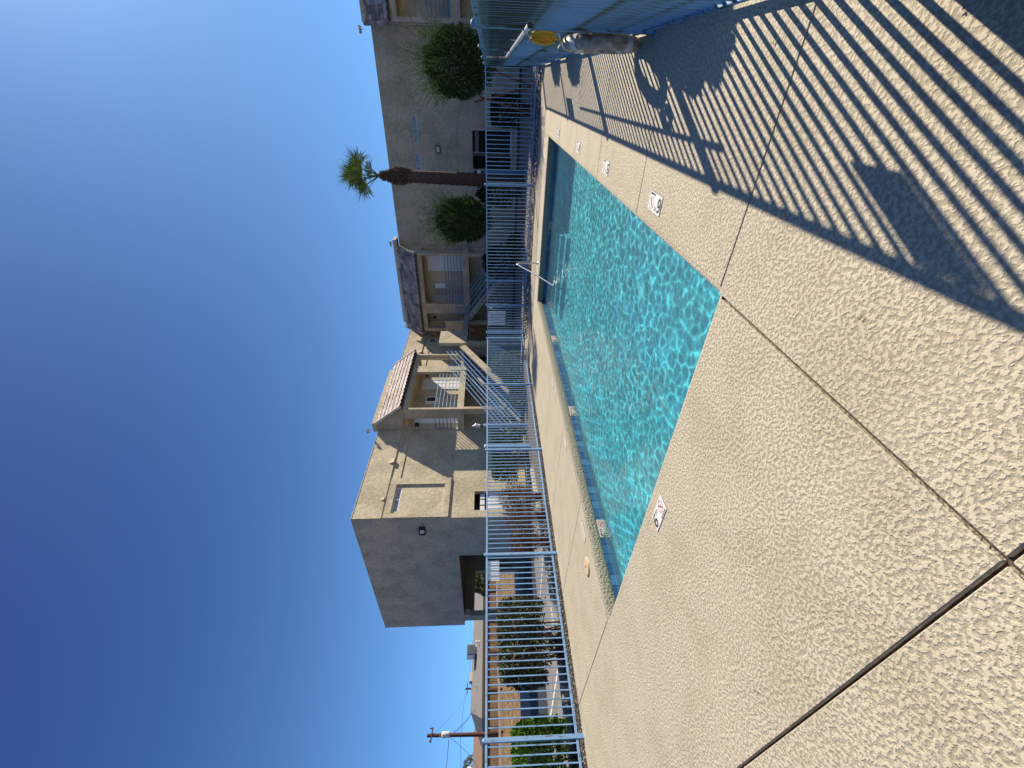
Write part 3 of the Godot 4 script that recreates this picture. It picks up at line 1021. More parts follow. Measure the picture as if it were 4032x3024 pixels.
func build_shaded_wing() -> void:
	var PB := 22.0
	var b := thing("apartment_building", V(26, 0, 2), "shaded two storey stucco apartment wing behind the palm, with slate coloured porch roof", "building")
	var Y := V(0, 0, -1)    # to the right as seen from the pool
	var H := 6.6
	var mb := MB.new()
	mb.wall_p(PB, PB + 0.2, -14.0, 12.2, 0.0, H, [[0.375, 1.534, 5.0, 5.245], [2.045, 3.2, 5.0, 5.245], [0.95, 2.69, 0.33, 2.285], [-12.6, -11.5, 3.6, 5.2]])
	part(mb, "wall", M.stucco_shaded, b)
	mb = MB.new()
	mb.bx(PB + 0.2, 31.0, 6.2, 6.4, -14.0, 12.2)
	mb.bx(30.8, 31.0, 0.0, H, -14.0, 20.8)
	mb.bx(PB + 0.2, 30.8, 0.0, H, -14.0, -13.8)
	part(mb, "rear_wall", M.stucco_shaded, b)
	mb = MB.new()
	mb.bx(PB - 0.02, 31.0, H, H + 0.03, -14.0, 12.2, 0.006)
	part(mb, "roof", M.stucco_shaded, b)
	# reveals: thin proud bands and a framed panel round the high windows
	mb = MB.new()
	mb.bx(PB - 0.03, PB + 0.002, 5.43, 5.60, 3.05, 6.7, 0.006)
	mb.bx(PB - 0.03, PB + 0.002, 5.13, 5.25, -2.9, -0.02, 0.006)
	part(mb, "belt_course", M.stucco_shaded, b)
	mb = MB.new()
	for r in [[-0.02, 0.16, 3.05, 5.45], [3.2, 3.36, 3.05, 5.45], [0.16, 3.2, 5.28, 5.45], [0.16, 3.2, 3.05, 3.16], [1.70, 1.80, 3.16, 5.28]]:
		mb.bx(PB - 0.025, PB + 0.002, r[2], r[3], r[0], r[1], 0.005)
	part(mb, "raised_frame", M.stucco_shaded, b)
	slider(b, V(PB, 5.12, 0.955), Y, 1.16, 0.245, M.dark_glass)
	slider(b, V(PB, 5.12, 2.62), Y, 1.155, 0.245, M.dark_glass)
	flood_lamp(b, V(PB, 4.04, 1.81), Y, "black floodlight between the two high windows")
	scupper(b, V(PB, 5.68, -0.99), Y, 0.10, M.stucco_shaded)
	scupper(b, V(PB, 5.67, 0.9), Y, 0.06, M.stucco_shaded)
	scupper(b, V(PB, 5.66, 2.61), Y, 0.06, M.stucco_shaded)
	scupper(b, V(PB, 5.66, 4.57), Y, 0.10, M.stucco_shaded)
	# ground floor patio recess
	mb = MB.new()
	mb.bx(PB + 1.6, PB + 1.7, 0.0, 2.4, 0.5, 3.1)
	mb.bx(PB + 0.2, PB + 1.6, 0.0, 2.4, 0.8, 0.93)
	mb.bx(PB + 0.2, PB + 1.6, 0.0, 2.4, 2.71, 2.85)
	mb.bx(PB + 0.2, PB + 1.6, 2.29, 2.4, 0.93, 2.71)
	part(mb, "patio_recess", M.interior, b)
	mb = MB.new()
	mb.bx(PB - 0.04, PB + 0.22, 0.28, 0.36, 0.97, 2.03, 0.006)
	part(mb, "patio_sill", M.white, b)
	for k in 3:
		mb = MB.new()
		mb.bx(PB + 0.05, PB + 0.09, 0.36, 2.27, 1.90 + k * 0.07, 1.93 + k * 0.07)
		part(mb, "patio_post", [M.white_dull, M.rail_wood, M.blind][k], b)
	for k in 2:
		mb = MB.new()
		mb.bx(PB + 0.06, PB + 0.12, 2.08 - k * 0.1, 2.15 - k * 0.1, 0.97, 2.0)
		part(mb, "patio_beam", M.rail_wood, b)
	# the porch beside the inner corner, and the next one cut by the picture's edge
	porch(b, 6.745, 11.65, [[6.88, 9.79, 2.97, 5.25], [10.42, 11.45, 2.97, 5.25]], false)
	porch(b, -8.0, -2.985, [[-7.9, -6.9, 2.97, 5.25], [-6.2, -3.155, 3.02, 5.25]], true)
	door(b, V(PB, 2.96, 7.75), Y, 0.8, 2.1, M.white)
	door(b, V(PB, 2.96, 10.2), Y, 0.7, 2.0, M.white_dull)
	mb = MB.new()
	mb.bx(PB - 0.16, PB, 4.1, 4.78, 8.95, 9.27, 0.008)
	var cab := part(mb, "extinguisher_cabinet", M.white, b)
	mb = MB.new()
	mb.bx(PB - 0.168, PB - 0.158, 4.22, 4.7, 9.0, 9.22)
	part(mb, "cabinet_window", M.lamp_glass, cab)
	for q in [11.3, -4.2]:
		mb = MB.new()
		mb.bx(PB - 0.12, PB, 4.9, 5.05, q - 0.07, q + 0.07, 0.01)
		part(mb, "porch_lamp", M.black, b)
	# louvre beside the porch
	for k in 6:
		mb = MB.new()
		mb.obox(V(PB - 0.05, 3.08 + k * 0.17, 6.62), Basis(Vector3(0, 0, 1), 0.6), Vector3(0.06, 0.012, 0.11))
		part(mb, "louvre", M.stucco_shaded, b)
	stair(b, V(19.8, 2.95, 10.45), V(0, 0, -1), Vector3(1, 0, 0), 16, 0.245, 0.1844, 0.95)
	mb = MB.new()
	mb.bx(19.8, 19.95, 2.65, 4.07, 10.47, 11.35, 0.012)
	part(mb, "landing_parapet", M.stucco_warm, b)
	mb = MB.new()
	mb.bx(19.82, 20.05, -0.05, 2.65, 10.5, 10.72, 0.01)
	part(mb, "landing_column", M.stucco_warm, b)
	mb = MB.new()
	mb.bx(20.3, 20.36, 0.0, 2.4, 10.72, 11.9)
	part(mb, "ground_window", M.blind, b)
	for k in 9:
		mb = MB.new()
		mb.bx(20.27, 20.29, 0.1, 2.3, 10.76 + k * 0.125, 10.85 + k * 0.125)
		part(mb, "blind_slat", M.blind, b)

func porch(b: Node, q0: float, q1: float, holes: Array, cut: bool) -> void:
	var PB := 22.0
	var F := 20.75
	var mb := MB.new()
	mb.wall_p(F, F + 0.16, q0, q1, 2.62, 5.56, holes)
	part(mb, "porch_front", M.stucco_warm if not cut else M.stucco_shaded, b)
	for q in [q0, q1 - 0.12]:
		mb = MB.new()
		mb.wall_q(q, q + 0.12, F + 0.16, PB, 2.62, 5.56, [[F + 0.45, PB - 0.1, 2.97, 5.3]])
		part(mb, "porch_side", M.stucco_shaded, b)
	mb = MB.new()
	mb.bx(F + 0.16, PB, 2.62, 2.96, q0 + 0.12, q1 - 0.12)
	part(mb, "porch_floor", M.concrete, b)
	mb = MB.new()
	mb.bx(F + 0.16, PB, 5.32, 5.5, q0 + 0.12, q1 - 0.12)
	part(mb, "porch_ceiling", M.stucco_warm, b)
	for q in [q0, q1 - 0.2]:
		mb = MB.new()
		mb.bx(F, F + 0.25, -0.05, 2.62, q, q + 0.2, 0.01)
		part(mb, "porch_column", M.stucco_warm, b)
	mb = MB.new()
	for q in [[q0, q0 + 0.12], [q1 - 0.12, q1]]:
		var a0 := V(F, 5.56, q[0])
		var c0 := V(PB, 5.56, q[0])
		var e0 := V(21.5, 6.72, q[0])
		var f0 := V(PB, 6.72, q[0])
		var sh := V(0, 0, q[1] - q[0])
		mb.quad(a0, c0, f0, e0, V(0, 0, -1))
		mb.quad(a0 + sh, c0 + sh, f0 + sh, e0 + sh, V(0, 0, 1))
		mb.quad(a0, a0 + sh, e0 + sh, e0, V(-1, 0.6, 0))
		part(mb, "gable", M.stucco_shaded, b)
		mb = MB.new()
	mb = MB.new()
	mb.quad(V(F - 0.1, 5.58, q0), V(F - 0.1, 5.58, q1), V(21.5, 6.72, q1), V(21.5, 6.72, q0), V(-1, 1, 0))
	mb.quad(V(F - 0.1, 5.50, q0), V(F - 0.1, 5.50, q1), V(F - 0.1, 5.58, q1), V(F - 0.1, 5.58, q0), V(-1, 0, 0))
	mb.quad(V(F - 0.1, 5.50, q0), V(F - 0.1, 5.50, q1), V(F, 5.50, q1), V(F, 5.50, q0), Vector3.DOWN)
	var roof := part(mb, "porch_roof", M.brown_metal, b)
	tiled_slope(roof, V(F - 0.13, 5.56, q1 + 0.03), V(F - 0.13, 5.56, q0 - 0.03), V(21.5, 6.72, 0) - V(F - 0.13, 5.56, 0), 6, 18, [M.slate, M.slate_pale, M.slate_dark, M.slate], [-1, 1])
	mb = MB.new()
	mb.bx(21.4, 22.0, 6.66, 6.86, q0 - 0.5 if not cut else q0, q1 - 0.3 if not cut else q1, 0.015)
	part(mb, "ridge_cap", M.stucco_shaded, b)
	twin_spot(b, V(21.4, 6.84, q0 - 0.3 if not cut else q1 + 0.25))
	var h: Array = holes[0] if not cut else holes[1]
	bars(b, "railing", V(F + 0.06, 2.96, h[0] + 0.01), V(F + 0.06, 2.96, h[1] - 0.01), [0.15, 0.325, 0.5, 0.675, 0.85, 1.03], M.blue_deep)
	bars(b, "railing", V(F + 0.5, 2.96, q0 + 0.06), V(PB - 0.12, 2.96, q0 + 0.06), [0.15, 0.325, 0.5, 0.675, 0.85, 1.03], M.blue_deep)

# ---------------------------------------------------------------- fences, gate, rescue gear, signs
var picket_mesh: ArrayMesh
const PITCH := 0.1168

func fence_run(root: Node3D, a: Vector3, b: Vector3, post_at: Array, m: Material, low := 0.11) -> void:
	# a, b: ends on the ground; post_at: metres along the run
	var d := (b - a).normalized()
	var l := a.distance_to(b)
	var s := d.cross(Vector3.UP)
	var basis := Basis(d, Vector3.UP, s)
	for y in [1.535, low]:
		var mb := MB.new()
		mb.obox(a + d * (l / 2) + Vector3(0, y, 0), basis, Vector3(l / 2, 0.019, 0.019), 0.003)
		part(mb, "rail", m, root)
	var k := 0
	var t := PITCH * 0.6
	while t < l - 0.03:
		var near := false
		for x in post_at:
			if absf(x - t) < 0.045: near = true
		if not near:
			put_mesh(picket_mesh, "picket", m, root, Transform3D(basis, a + d * t + Vector3(0, (1.516 + low + 0.019) / 2, 0)).scaled_local(Vector3(1, 1.516 - low - 0.019, 1)))
		t += PITCH
		k += 1
	for x in post_at:
		fence_post(root, a + d * x, basis, m)

func fence_post(root: Node3D, at: Vector3, basis: Basis, m: Material) -> void:
	var mb := MB.new()
	mb.obox(at + Vector3(0, 0.78, 0), basis, Vector3(0.031, 0.78, 0.031), 0.004)
	var post := part(mb, "post", m, root)
	mb = MB.new()
	mb.obox(at + Vector3(0, 1.566, 0), basis, Vector3(0.034, 0.012, 0.034), 0.006)
	mb.lathe(at + Vector3(0, 1.578, 0), [Vector2(0.03, 0), Vector2(0.027, 0.012), Vector2(0.016, 0.021), Vector2(0.0, 0.025)], 10)
	part(mb, "cap", m, post)
	mb = MB.new()
	mb.lathe(at + Vector3(0, -0.005, 0), [Vector2(0.06, 0), Vector2(0.06, 0.008), Vector2(0.04, 0.014)], 10)
	part(mb, "base_plate", m, post)

func build_fences() -> void:
	var mb := MB.new()
	mb.obox(Vector3.ZERO, Basis(), Vector3(0.0092, 0.5, 0.0092), 0.0)
	picket_mesh = mb.mesh()
	var f := thing("picket_fence", V(4, 0, 7.2655), "pale blue picket fence in full sun between left deck and parking lot", "fence")
	var posts := []
	for p in [-3.57, -0.4165, 2.7393, 5.9274, 9.0386, 12.2]: posts.append(p + 3.6)
	fence_run(f, V(-3.6, 0, 7.2655), V(12.2, 0, 7.2655), posts, M.blue)
	f = thing("picket_fence", V(12.1, 0, 2), "blue picket fence behind the pool's far end, before the gravel strip", "fence")
	fence_run(f, V(12.1, 0, -1.46), V(12.1, 0, 5.77), [0.0, 3.06, 6.27, 7.23], M.blue)
	f.set_meta("label", "blue picket fence behind the pool's far end, before the gravel strip")
	fence_run(f, V(12.1, 0, 6.95), V(12.15, 0, 7.2), [0.0], M.blue)
	f = thing("picket_fence", V(4, 0, -1.46), "stained blue picket fence on the right, holding the rope and life ring", "fence")
	posts = []
	for p in [-3.9, -0.85, 2.3, 5.3, 8.5, 11.9]: posts.append(p + 4.0)
	fence_run(f, V(-4.0, 0, -1.46), V(12.1, 0, -1.46), posts, M.blue_worn, 0.085)
	var gl := thing("shadow_panel", V(-0.75, 0, -1.5), "unseen solid blue panel added at the right fence to cast the dark corner shadow", "gate")  # out of view, added only for the dark shadow in the deck corner
	mb = MB.new()
	mb.bx(-1.32, -0.42, 0.06, 1.5, -1.50, -1.49, 0.002)
	part(mb, "sheet", M.blue_worn, gl)
	for p in [-1.33, -0.38]:
		mb = MB.new()
		mb.bx(p - 0.02, p + 0.02, 0.02, 1.54, -1.515, -1.482, 0.003)
		part(mb, "stile", M.blue_worn, gl)
	# the gate between the far fence and the corner
	var g := thing("pool_gate", V(12.1, 0, 6.36), "blue picket pool gate with a white sign on it, past the pool's far left corner", "gate")
	for q in [5.86, 6.86]:
		mb = MB.new()
		mb.bx(12.082, 12.118, 0.1, 1.55, q - 0.018, q + 0.018, 0.003)
		part(mb, "stile", M.blue, g)
	for y in [1.53, 0.14]:
		mb = MB.new()
		mb.bx(12.083, 12.117, y - 0.018, y + 0.018, 5.878, 6.842, 0.003)
		part(mb, "rail", M.blue, g)
	for k in 8:
		var at := Transform3D(Basis(), V(12.1, 0.835, 5.967 + k * 0.112)).scaled_local(Vector3(1, 1.354, 1))
		put_mesh(picket_mesh, "picket", M.blue, g, at)
	mb = MB.new()
	mb.bx(12.03, 12.08, 1.35, 1.47, 5.80, 5.90, 0.004)
	part(mb, "latch", M.galvanised, g)
	# signs
	sign_board("sign", V(12.15, 1.17, 6.36), Vector3(0.004, 0.33, 0.3), "plain white back of a sign fixed behind the pool gate's pickets", M.white)
	sign_board("sign", V(2.393, 1.395, 7.292), Vector3(0.222, 0.125, 0.003), "small white sign behind the left fence's top rail, near the carport", M.white)
	sign_board("sign", V(0.53, 1.25, -1.446), Vector3(0.13, 0.205, 0.004), "plain sign on the right fence known by its dark shadow on the deck", M.white_dull)
	# the banded safety sign by the pole
	var s := thing("safety_sign", V(7.9, 1.04, -1.448), "narrow safety sign in white and red bands beside the white pole's far end", "sign")
	var y := 1.5
	for b in [[0.13, M.white_dull], [0.012, M.ink], [0.12, M.red_faded], [0.13, M.white_dull], [0.09, M.red_faded]]:
		mb = MB.new()
		mb.bx(7.58, 8.25, y - b[0], y, -1.449, -1.443 if b[1] != M.ink else -1.4425)
		part(mb, "band", b[1], s)
		y -= b[0]
	# print too small to read in the photograph: two plain strokes
	for b in [[1.285, 0.035], [1.175, 0.022]]:
		mb = MB.new()
		mb.bx(7.68, 8.15, b[0] - b[1] / 2, b[0] + b[1] / 2, -1.4435, -1.442)
		part(mb, "print", M.ink, s)

var sans: SystemFont

func sign_board(called: String, at: Vector3, half: Vector3, label: String, m: Material) -> void:
	var s := thing(called, at, label, "sign")
	var mb := MB.new()
	mb.obox(at, Basis(), half, 0.0015)
	part(mb, "panel", m, s)
	for k in [-1.0, 1.0]:
		mb = MB.new()
		var d := Vector3(half.x * 0.85 if half.x > 0.02 else 0.0, half.y * 0.85, half.z * 0.85 if half.z > 0.02 else 0.0)
		mb.lathe(at + Vector3(d.x * k, d.y, d.z * k) - Vector3(0, 0.006, 0), [Vector2(0.0, 0), Vector2(0.008, 0.002), Vector2(0.008, 0.01), Vector2(0.0, 0.012)], 8)
		part(mb, "bolt", M.galvanised, s)

func build_rescue() -> void:
	# shepherd's pole on hooks
	var a := V(6.81, 1.135, -1.418)
	var b := V(1.83, 1.13, -1.418)
	var t := thing("rescue_pole", a, "long white rescue pole with a hollow end, on hooks along the blue fence", "pole")
	var mb := MB.new()
	mb.tube([a, a.lerp(b, 0.93)], 0.0175, 14)
	part(mb, "shaft", M.white, t)
	mb = MB.new()
	# open end: an outer and an inner skin
	var e0 := a.lerp(b, 0.93)
	mb.tube([e0, b], 0.0205, 16, false)
	part(mb, "end_sleeve", M.white, t)
	mb = MB.new()
	mb.tube([b + (a - b).normalized() * 0.16, b + (a - b).normalized() * 0.155, b], 0.0178, 16, true)
	part(mb, "bore", M.black, t)
	for k in [0.12, 0.62, 0.9]:
		var p := a.lerp(b, k)
		mb = MB.new()
		mb.tube([p + V(0, 0.06, -0.028), p + V(0, 0.0, -0.026), p + V(0, -0.021, -0.012), p + V(0, -0.024, 0.004), p + V(0, -0.012, 0.022), p + V(0, 0.02, 0.026)], 0.004, 6)
		part(mb, "hook", M.galvanised, t)
	# life ring
	var c := V(2.68, 0.378, -1.393)
	t = thing("life_ring", V(2.68, 0.0, -1.393), "grey white life ring with straps hanging low on the blue fence under the rope", "life ring")
	var pts := []
	for k in 37:
		pts.append(c + V(cos(TAU * k / 36) * 0.313, sin(TAU * k / 36) * 0.313, 0.02))
	mb = MB.new()
	mb.tube(pts, 0.058, 16, false)
	part(mb, "ring", M.ring_vinyl, t)
	for k in 4:
		var an := TAU * (k + 0.38) / 4
		var ctr := c + V(cos(an) * 0.313, sin(an) * 0.313, 0.02)
		var rad := V(cos(an), sin(an), 0)
		var out := V(0, 0, 1)
		var tg := rad.cross(out).normalized()
		mb = MB.new()
		var prev: Array = []
		for j in 21:
			var ph := TAU * j / 20
			var nn := rad * cos(ph) + out * sin(ph)
			var o := ctr + nn * 0.0605
			var cur := [o - tg * 0.035, o + tg * 0.035, nn]
			if prev: mb.quad(prev[0], prev[1], cur[1], cur[0], cur[2])
			prev = cur
		part(mb, "strap", M.ring_band, t)
	mb = MB.new()
	mb.tube([V(2.68, 0.80, -1.445), V(2.68, 0.775, -1.42), V(2.68, 0.76, -1.37), V(2.68, 0.79, -1.32)], 0.006, 8)
	part(mb, "hook", M.ring_band, t)
	# coil of rope
	t = thing("rope_coil", V(2.68, 0.82, -1.41), "coil of yellow rope hung on the blue fence above the life ring", "rope")
	for k in 11:
		mb = MB.new()
		pts = []
		var sc := 0.82 + 0.30 * rng.randf()
		var off := (k - 5) * 0.0052
		var tw := rng.randf_range(-0.25, 0.25)
		for j in 25:
			var an := TAU * j / 24
			var x := sin(an) * 0.04 * sc * (1.0 + 0.55 * sin(an * 0.5))
			var yy := cos(an) * 0.105 * sc
			pts.append(V(2.68 + x * 1.3 + off * 0.4, 0.955 - 0.02 * sc + yy, -1.408 + off + x * 0.42 + tw * (yy - 0.1) * 0.2))
		mb.tube(pts, 0.0062, 7, false)
		part(mb, "loop", M.yellow_rope, t)
	mb = MB.new()
	mb.tube([V(2.63, 1.04, -1.385), V(2.62, 0.97, -1.362), V(2.62, 0.88, -1.36), V(2.60, 0.83, -1.375)], [0.009, 0.011, 0.010, 0.014], 8)
	part(mb, "tail", M.yellow_rope, t)
	mb = MB.new()
	mb.tube([V(2.68, 0.86, -1.40), V(2.68, 0.82, -1.40), V(2.68, 0.72, -1.385)], 0.008, 7)
	part(mb, "drop", M.yellow_rope, t)
	mb = MB.new()
	mb.tube([V(2.68, 1.11, -1.445), V(2.68, 1.08, -1.43), V(2.68, 1.06, -1.39), V(2.68, 1.08, -1.365)], 0.006, 8)
	part(mb, "hook", M.galvanised, t)

func build_pool_things() -> void:
	# stainless handrail at the steps
	var t := thing("pool_handrail", V(9.735, 0, 3.3), "bent stainless steel handrail going down into the pool by the steps", "handrail")
	var pts := [V(9.735, 0, 3.3), V(9.735, 0.52, 3.3)]
	for k in 7:
		var an := PI * 0.72 * k / 6
		pts.append(V(9.735 - 0.10 * (1 - cos(an)), 0.54 + 0.10 * sin(an), 3.3))
	pts.append_array([V(8.72, 0.10, 3.3), V(8.05, -0.24, 3.3), V(7.86, -0.36, 3.3), V(7.82, -0.6, 3.3), V(7.82, -1.2, 3.3)])
	var mb := MB.new()
	mb.tube(pts, 0.021, 14)
	part(mb, "tube", M.steel, t)
	mb = MB.new()
	mb.lathe(V(9.735, 0.0, 3.3), [Vector2(0.055, 0), Vector2(0.055, 0.006), Vector2(0.04, 0.02), Vector2(0.022, 0.03)], 16)
	part(mb, "escutcheon", M.steel, t)
	# depth markers in the deck
	var up := Vector3.UP
	marker(V(1.395, 0.003, -0.235), V(1, 0, 0), V(0, 0, 1), "6", false, "6 FT no diving marker on the right deck, nearest of its row to the camera")
	marker(V(3.285, 0.003, -0.235), V(1, 0, 0), V(0, 0, 1), "5", false, "5 FT no diving marker on the right deck, second of its row")
	marker(V(5.245, 0.003, -0.235), V(1, 0, 0), V(0, 0, 1), "4", false, "4 FT no diving marker on the right deck, third of its row")
	marker(V(7.65, 0.003, -0.235), V(1, 0, 0), V(0, 0, 1), "3", false, "3 FT no diving marker on the right deck, farthest of its row")
	marker(V(-0.23, 0.003, 1.91), V(0, 0, -1), V(1, 0, 0), "6", false, "6 FT no diving marker on the near deck beside the hairline joint")
	marker(V(1.437, 0.003, 4.585), V(-1, 0, 0), V(0, 0, -1), "6", true, "worn depth marker on the left deck nearest to the skimmer lid")
	marker(V(3.378, 0.003, 4.56), V(-1, 0, 0), V(0, 0, -1), "5", true, "worn depth marker in the middle of the left deck's coping")
	marker(V(5.345, 0.003, 4.557), V(-1, 0, 0), V(0, 0, -1), "4", true, "worn depth marker on the left deck farthest from the camera")
	# markers in the waterline tiles
	marker(V(L + 0.012, -0.236, 2.13), V(0, 0, -1), up, "3", false, "3 FT no diving marker in the waterline tiles of the far pool wall")
	for d in [[1.30, "6", "closest to the skimmer lid"], [4.05, "5", "in the middle of that wall"], [7.0, "4", "nearest to the steps"]]:
		marker(V(d[0], -0.236, W + 0.012), V(1, 0, 0), up, d[1], false, "%s FT tile at the left pool wall's waterline, %s" % [d[1], d[2]])
	# skimmer lid
	t = thing("skimmer_lid", V(0.98, 0, 4.8), "round tan skimmer lid sitting slightly proud of the left deck near the pool corner", "lid")
	mb = MB.new()
	mb.lathe(V(0.98, 0.0, 4.8), [Vector2(0.135, 0), Vector2(0.135, 0.014), Vector2(0.128, 0.02), Vector2(0.11, 0.021), Vector2(0.0, 0.023)], 28)
	part(mb, "cover", M.tan_plastic, t)
	mb = MB.new()
	mb.lathe(V(0.98, 0.021, 4.8), [Vector2(0.02, 0), Vector2(0.02, 0.005), Vector2(0.0, 0.006)], 10)
	part(mb, "finger_hole", M.black, t)
	# round fitting on the pool floor
	t = thing("floor_fitting", V(1.15, -1.02, 0.95), "round white ringed fitting on the pool floor near the near edge", "drain")
	mb = MB.new()
	mb.lathe(V(1.15, -1.055, 0.95), [Vector2(0.13, 0), Vector2(0.13, 0.03), Vector2(0.11, 0.045), Vector2(0.09, 0.04)], 24)
	part(mb, "rim", M.white_dull, t)
	mb = MB.new()
	for k in 3:
		mb.lathe(V(1.15, -1.055, 0.95), [Vector2(0.075 - k * 0.025, 0.03), Vector2(0.07 - k * 0.025, 0.045), Vector2(0.06 - k * 0.025, 0.03)], 20)
	part(mb, "grille", M.white, t)
	# a few bits of litter and dead leaves
	for d in [[-1.02, -0.35, 0.009, "in the sun beside the fence's shadow"], [0.25, -1.25, 0.009, "in the shade under the life ring"], [-0.78, -1.27, 0.009, "in the dark corner shadow by the fence"], [-1.62, 1.6, 0.010, "beside the wide open joint"], [2.9, 6.6, 0.018, "on the left deck under the fence"]]:
		mb = MB.new()
		var o := V(d[0], 0.008, d[1])
		for k in 3:
			var an := rng.randf() * TAU
			mb.leaf(o, Vector3(cos(an), 0.2, sin(an)).normalized(), Vector3(-sin(an), 0, cos(an)), d[2] * 1.5, d[2] * 0.45)
		var lf := part(mb, "dry_leaf", M.brown_metal)
		tag(lf, "tiny dark dead leaf on the deck " + d[3], "leaf", "dead leaves on the deck")

func marker(at: Vector3, right: Vector3, up: Vector3, num: String, worn: bool, label: String) -> void:
	var wet := up.y > 0.5
	# right: along the text, up: towards the top of the letters
	var n := right.cross(up).normalized()
	var b := Basis(right, up, n)
	var t := thing("depth_marker", at, label, "depth marker", "depth markers round the pool")
	var mb := MB.new()
	mb.obox(at, b, Vector3(0.1525, 0.0765, 0.003), 0.0012)
	if not wet:
		var gb := MB.new()
		gb.obox(at - n * 0.0025, b, Vector3(0.157, 0.081, 0.0012))
		part(gb, "grout_edge", M.filler, t)
	part(mb, "tile_face", M.worn_tile if worn or wet else M.white, t)
	var z := n * 0.0035
	var ink: Material = M.ink if not worn else M.ring_band
	text(num, 0.118, ink, t, b, at - right * 0.105 + z)
	if worn: return
	text("FT", 0.036, ink, t, b, at - right * 0.035 + up * 0.035 + z, "lettering")
	text("NO DIVING", 0.017, ink, t, b, at + right * 0.076 - up * 0.062 + z, "lettering")
	mb = MB.new()
	mb.obox(at - z * 0.0 + right * 0.0 + n * 0.0031, b, Vector3(0.0008, 0.075, 0.0003))
	part(mb, "divider", M.ring_band, t)
	var c := at + right * 0.076 + up * 0.012 + z
	var sym := MB.new()
	var k := 0
	while k < 28:
		var d0 := right * cos(TAU * k / 28.0) + up * sin(TAU * k / 28.0)
		var d1 := right * cos(TAU * (k + 1) / 28.0) + up * sin(TAU * (k + 1) / 28.0)
		sym.quad(c + d0 * 0.043, c + d0 * 0.051, c + d1 * 0.051, c + d1 * 0.043, n)
		k += 1
	var dg := (right - up).normalized()
	sym.obox(c + n * 0.0004, Basis(dg, dg.rotated(n, PI / 2), n), Vector3(0.046, 0.0035, 0.0004))
	var s := part(sym, "prohibition_ring", M.red, t)
	var man := MB.new()
	for seg in [[Vector2(-0.028, 0.02), Vector2(-0.004, 0.006), 0.004], [Vector2(-0.004, 0.006), Vector2(0.016, 0.012), 0.0045], [Vector2(-0.004, 0.004), Vector2(0.006, -0.018), 0.0035], [Vector2(0.006, -0.018), Vector2(0.022, -0.026), 0.0025]]:
		var p0: Vector3 = c + right * seg[0].x + up * seg[0].y
		var p1: Vector3 = c + right * seg[1].x + up * seg[1].y
		var dd := (p1 - p0).normalized()
		man.obox((p0 + p1) / 2 + n * 0.0002, Basis(dd, dd.rotated(n, PI / 2), n), Vector3(p0.distance_to(p1) / 2, seg[2], 0.0003))
	part(man, "diver", M.ink, s)

func text(what: String, h: float, m: Material, parent: Node, b: Basis, at: Vector3, called := "numeral") -> void:
	var tm := TextMesh.new()
	tm.text = what
	tm.font = sans
	tm.font_size = 32
	tm.pixel_size = h / 23.5
	tm.depth = 0.0015
	tm.curve_step = 2.0
	put_mesh(tm, called, m, parent, Transform3D(b, at))

# ---------------------------------------------------------------- plants
func rnd_dir() -> Vector3:
	var z := rng.randf_range(-1, 1)
	var a := rng.randf() * TAU
	var r := sqrt(1 - z * z)
	return Vector3(r * cos(a), z, r * sin(a))

func leaf_cloud(n: int, where: Callable, size: float, wide: float, tones: Array, lift := 0.3) -> MB:
	# n leaf blades; where() returns [point, outward direction]
	var mb := MB.new()
	var clump := noise(FastNoiseLite.TYPE_SIMPLEX_SMOOTH, 2.4, 2, 17)
	for k in n:
		var s: Array = where.call()
		var o: Vector3 = s[0]
		var d: Vector3 = (s[1] + rnd_dir() * 0.9 + Vector3(0, lift, 0)).normalized()
		var side := d.cross(rnd_dir()).normalized()
		var t: Color = tones[rng.randi() % tones.size()]
		mb.col = t * (rng.randf_range(0.7, 1.3) * (1.0 + 0.5 * clump.get_noise_3dv(o)))
		mb.col.a = 1.0
		var l := size * rng.randf_range(0.6, 1.35)
		mb.leaf(o, d, side, l, l * wide)
	return mb

func hedge(called: String, label: String, group: String, p0: float, p1: float, q0: float, q1: float, y0: float, y1: float, n: int, tones: Array, size := 0.06) -> void:
	var c := V((p0 + p1) / 2, (y0 + y1) / 2, (q0 + q1) / 2)
	var h := Vector3((p1 - p0) / 2, (y1 - y0) / 2, (q1 - q0) / 2)
	var t := thing(called, V(c.x, -0.05, -c.z), label, "hedge", group)
	var bump := noise(FastNoiseLite.TYPE_SIMPLEX_SMOOTH, 2.2, 3, 81 + int(p0 * 7))
	var where := func() -> Array:
		# mostly on the five outer faces, thinning inwards
		var d := rnd_dir()
		if d.y < -0.5: d.y = -d.y
		var m := maxf(absf(d.x) , maxf(absf(d.y), absf(d.z)))
		var f := d / m
		f = Vector3(f.x, f.y, f.z)
		var depth := 1.0 - 0.42 * rng.randf() * rng.randf()
		var u := Vector3(f.x * h.x, f.y * h.y, f.z * h.z)
		var k := depth + 0.09 * bump.get_noise_3dv(c + u)
		# round the corners a little
		u *= k * (1.0 - 0.05 * clampf(absf(f.x * f.z) + absf(f.x * f.y) + absf(f.y * f.z) - 1.0, 0, 2))
		return [c + u, d]
	part(leaf_cloud(n, where, size, 0.32, tones), "foliage", M.leaf, t)
	var mb := MB.new()
	for k in 34:
		var a := Vector3(c.x + rng.randf_range(-0.5, 0.5) * h.x, -0.06, c.z + rng.randf_range(-0.5, 0.5) * h.z)
		var e := Vector3(c.x + rng.randf_range(-0.92, 0.92) * h.x, c.y + rng.randf_range(0.0, 0.85) * h.y, c.z + rng.randf_range(-0.9, 0.9) * h.z)
		mb.tube([a, a.lerp(e, 0.5) + rnd_dir() * 0.08, e], [0.018, 0.011, 0.005], 5, false)
	part(mb, "stems", M.bark, t)

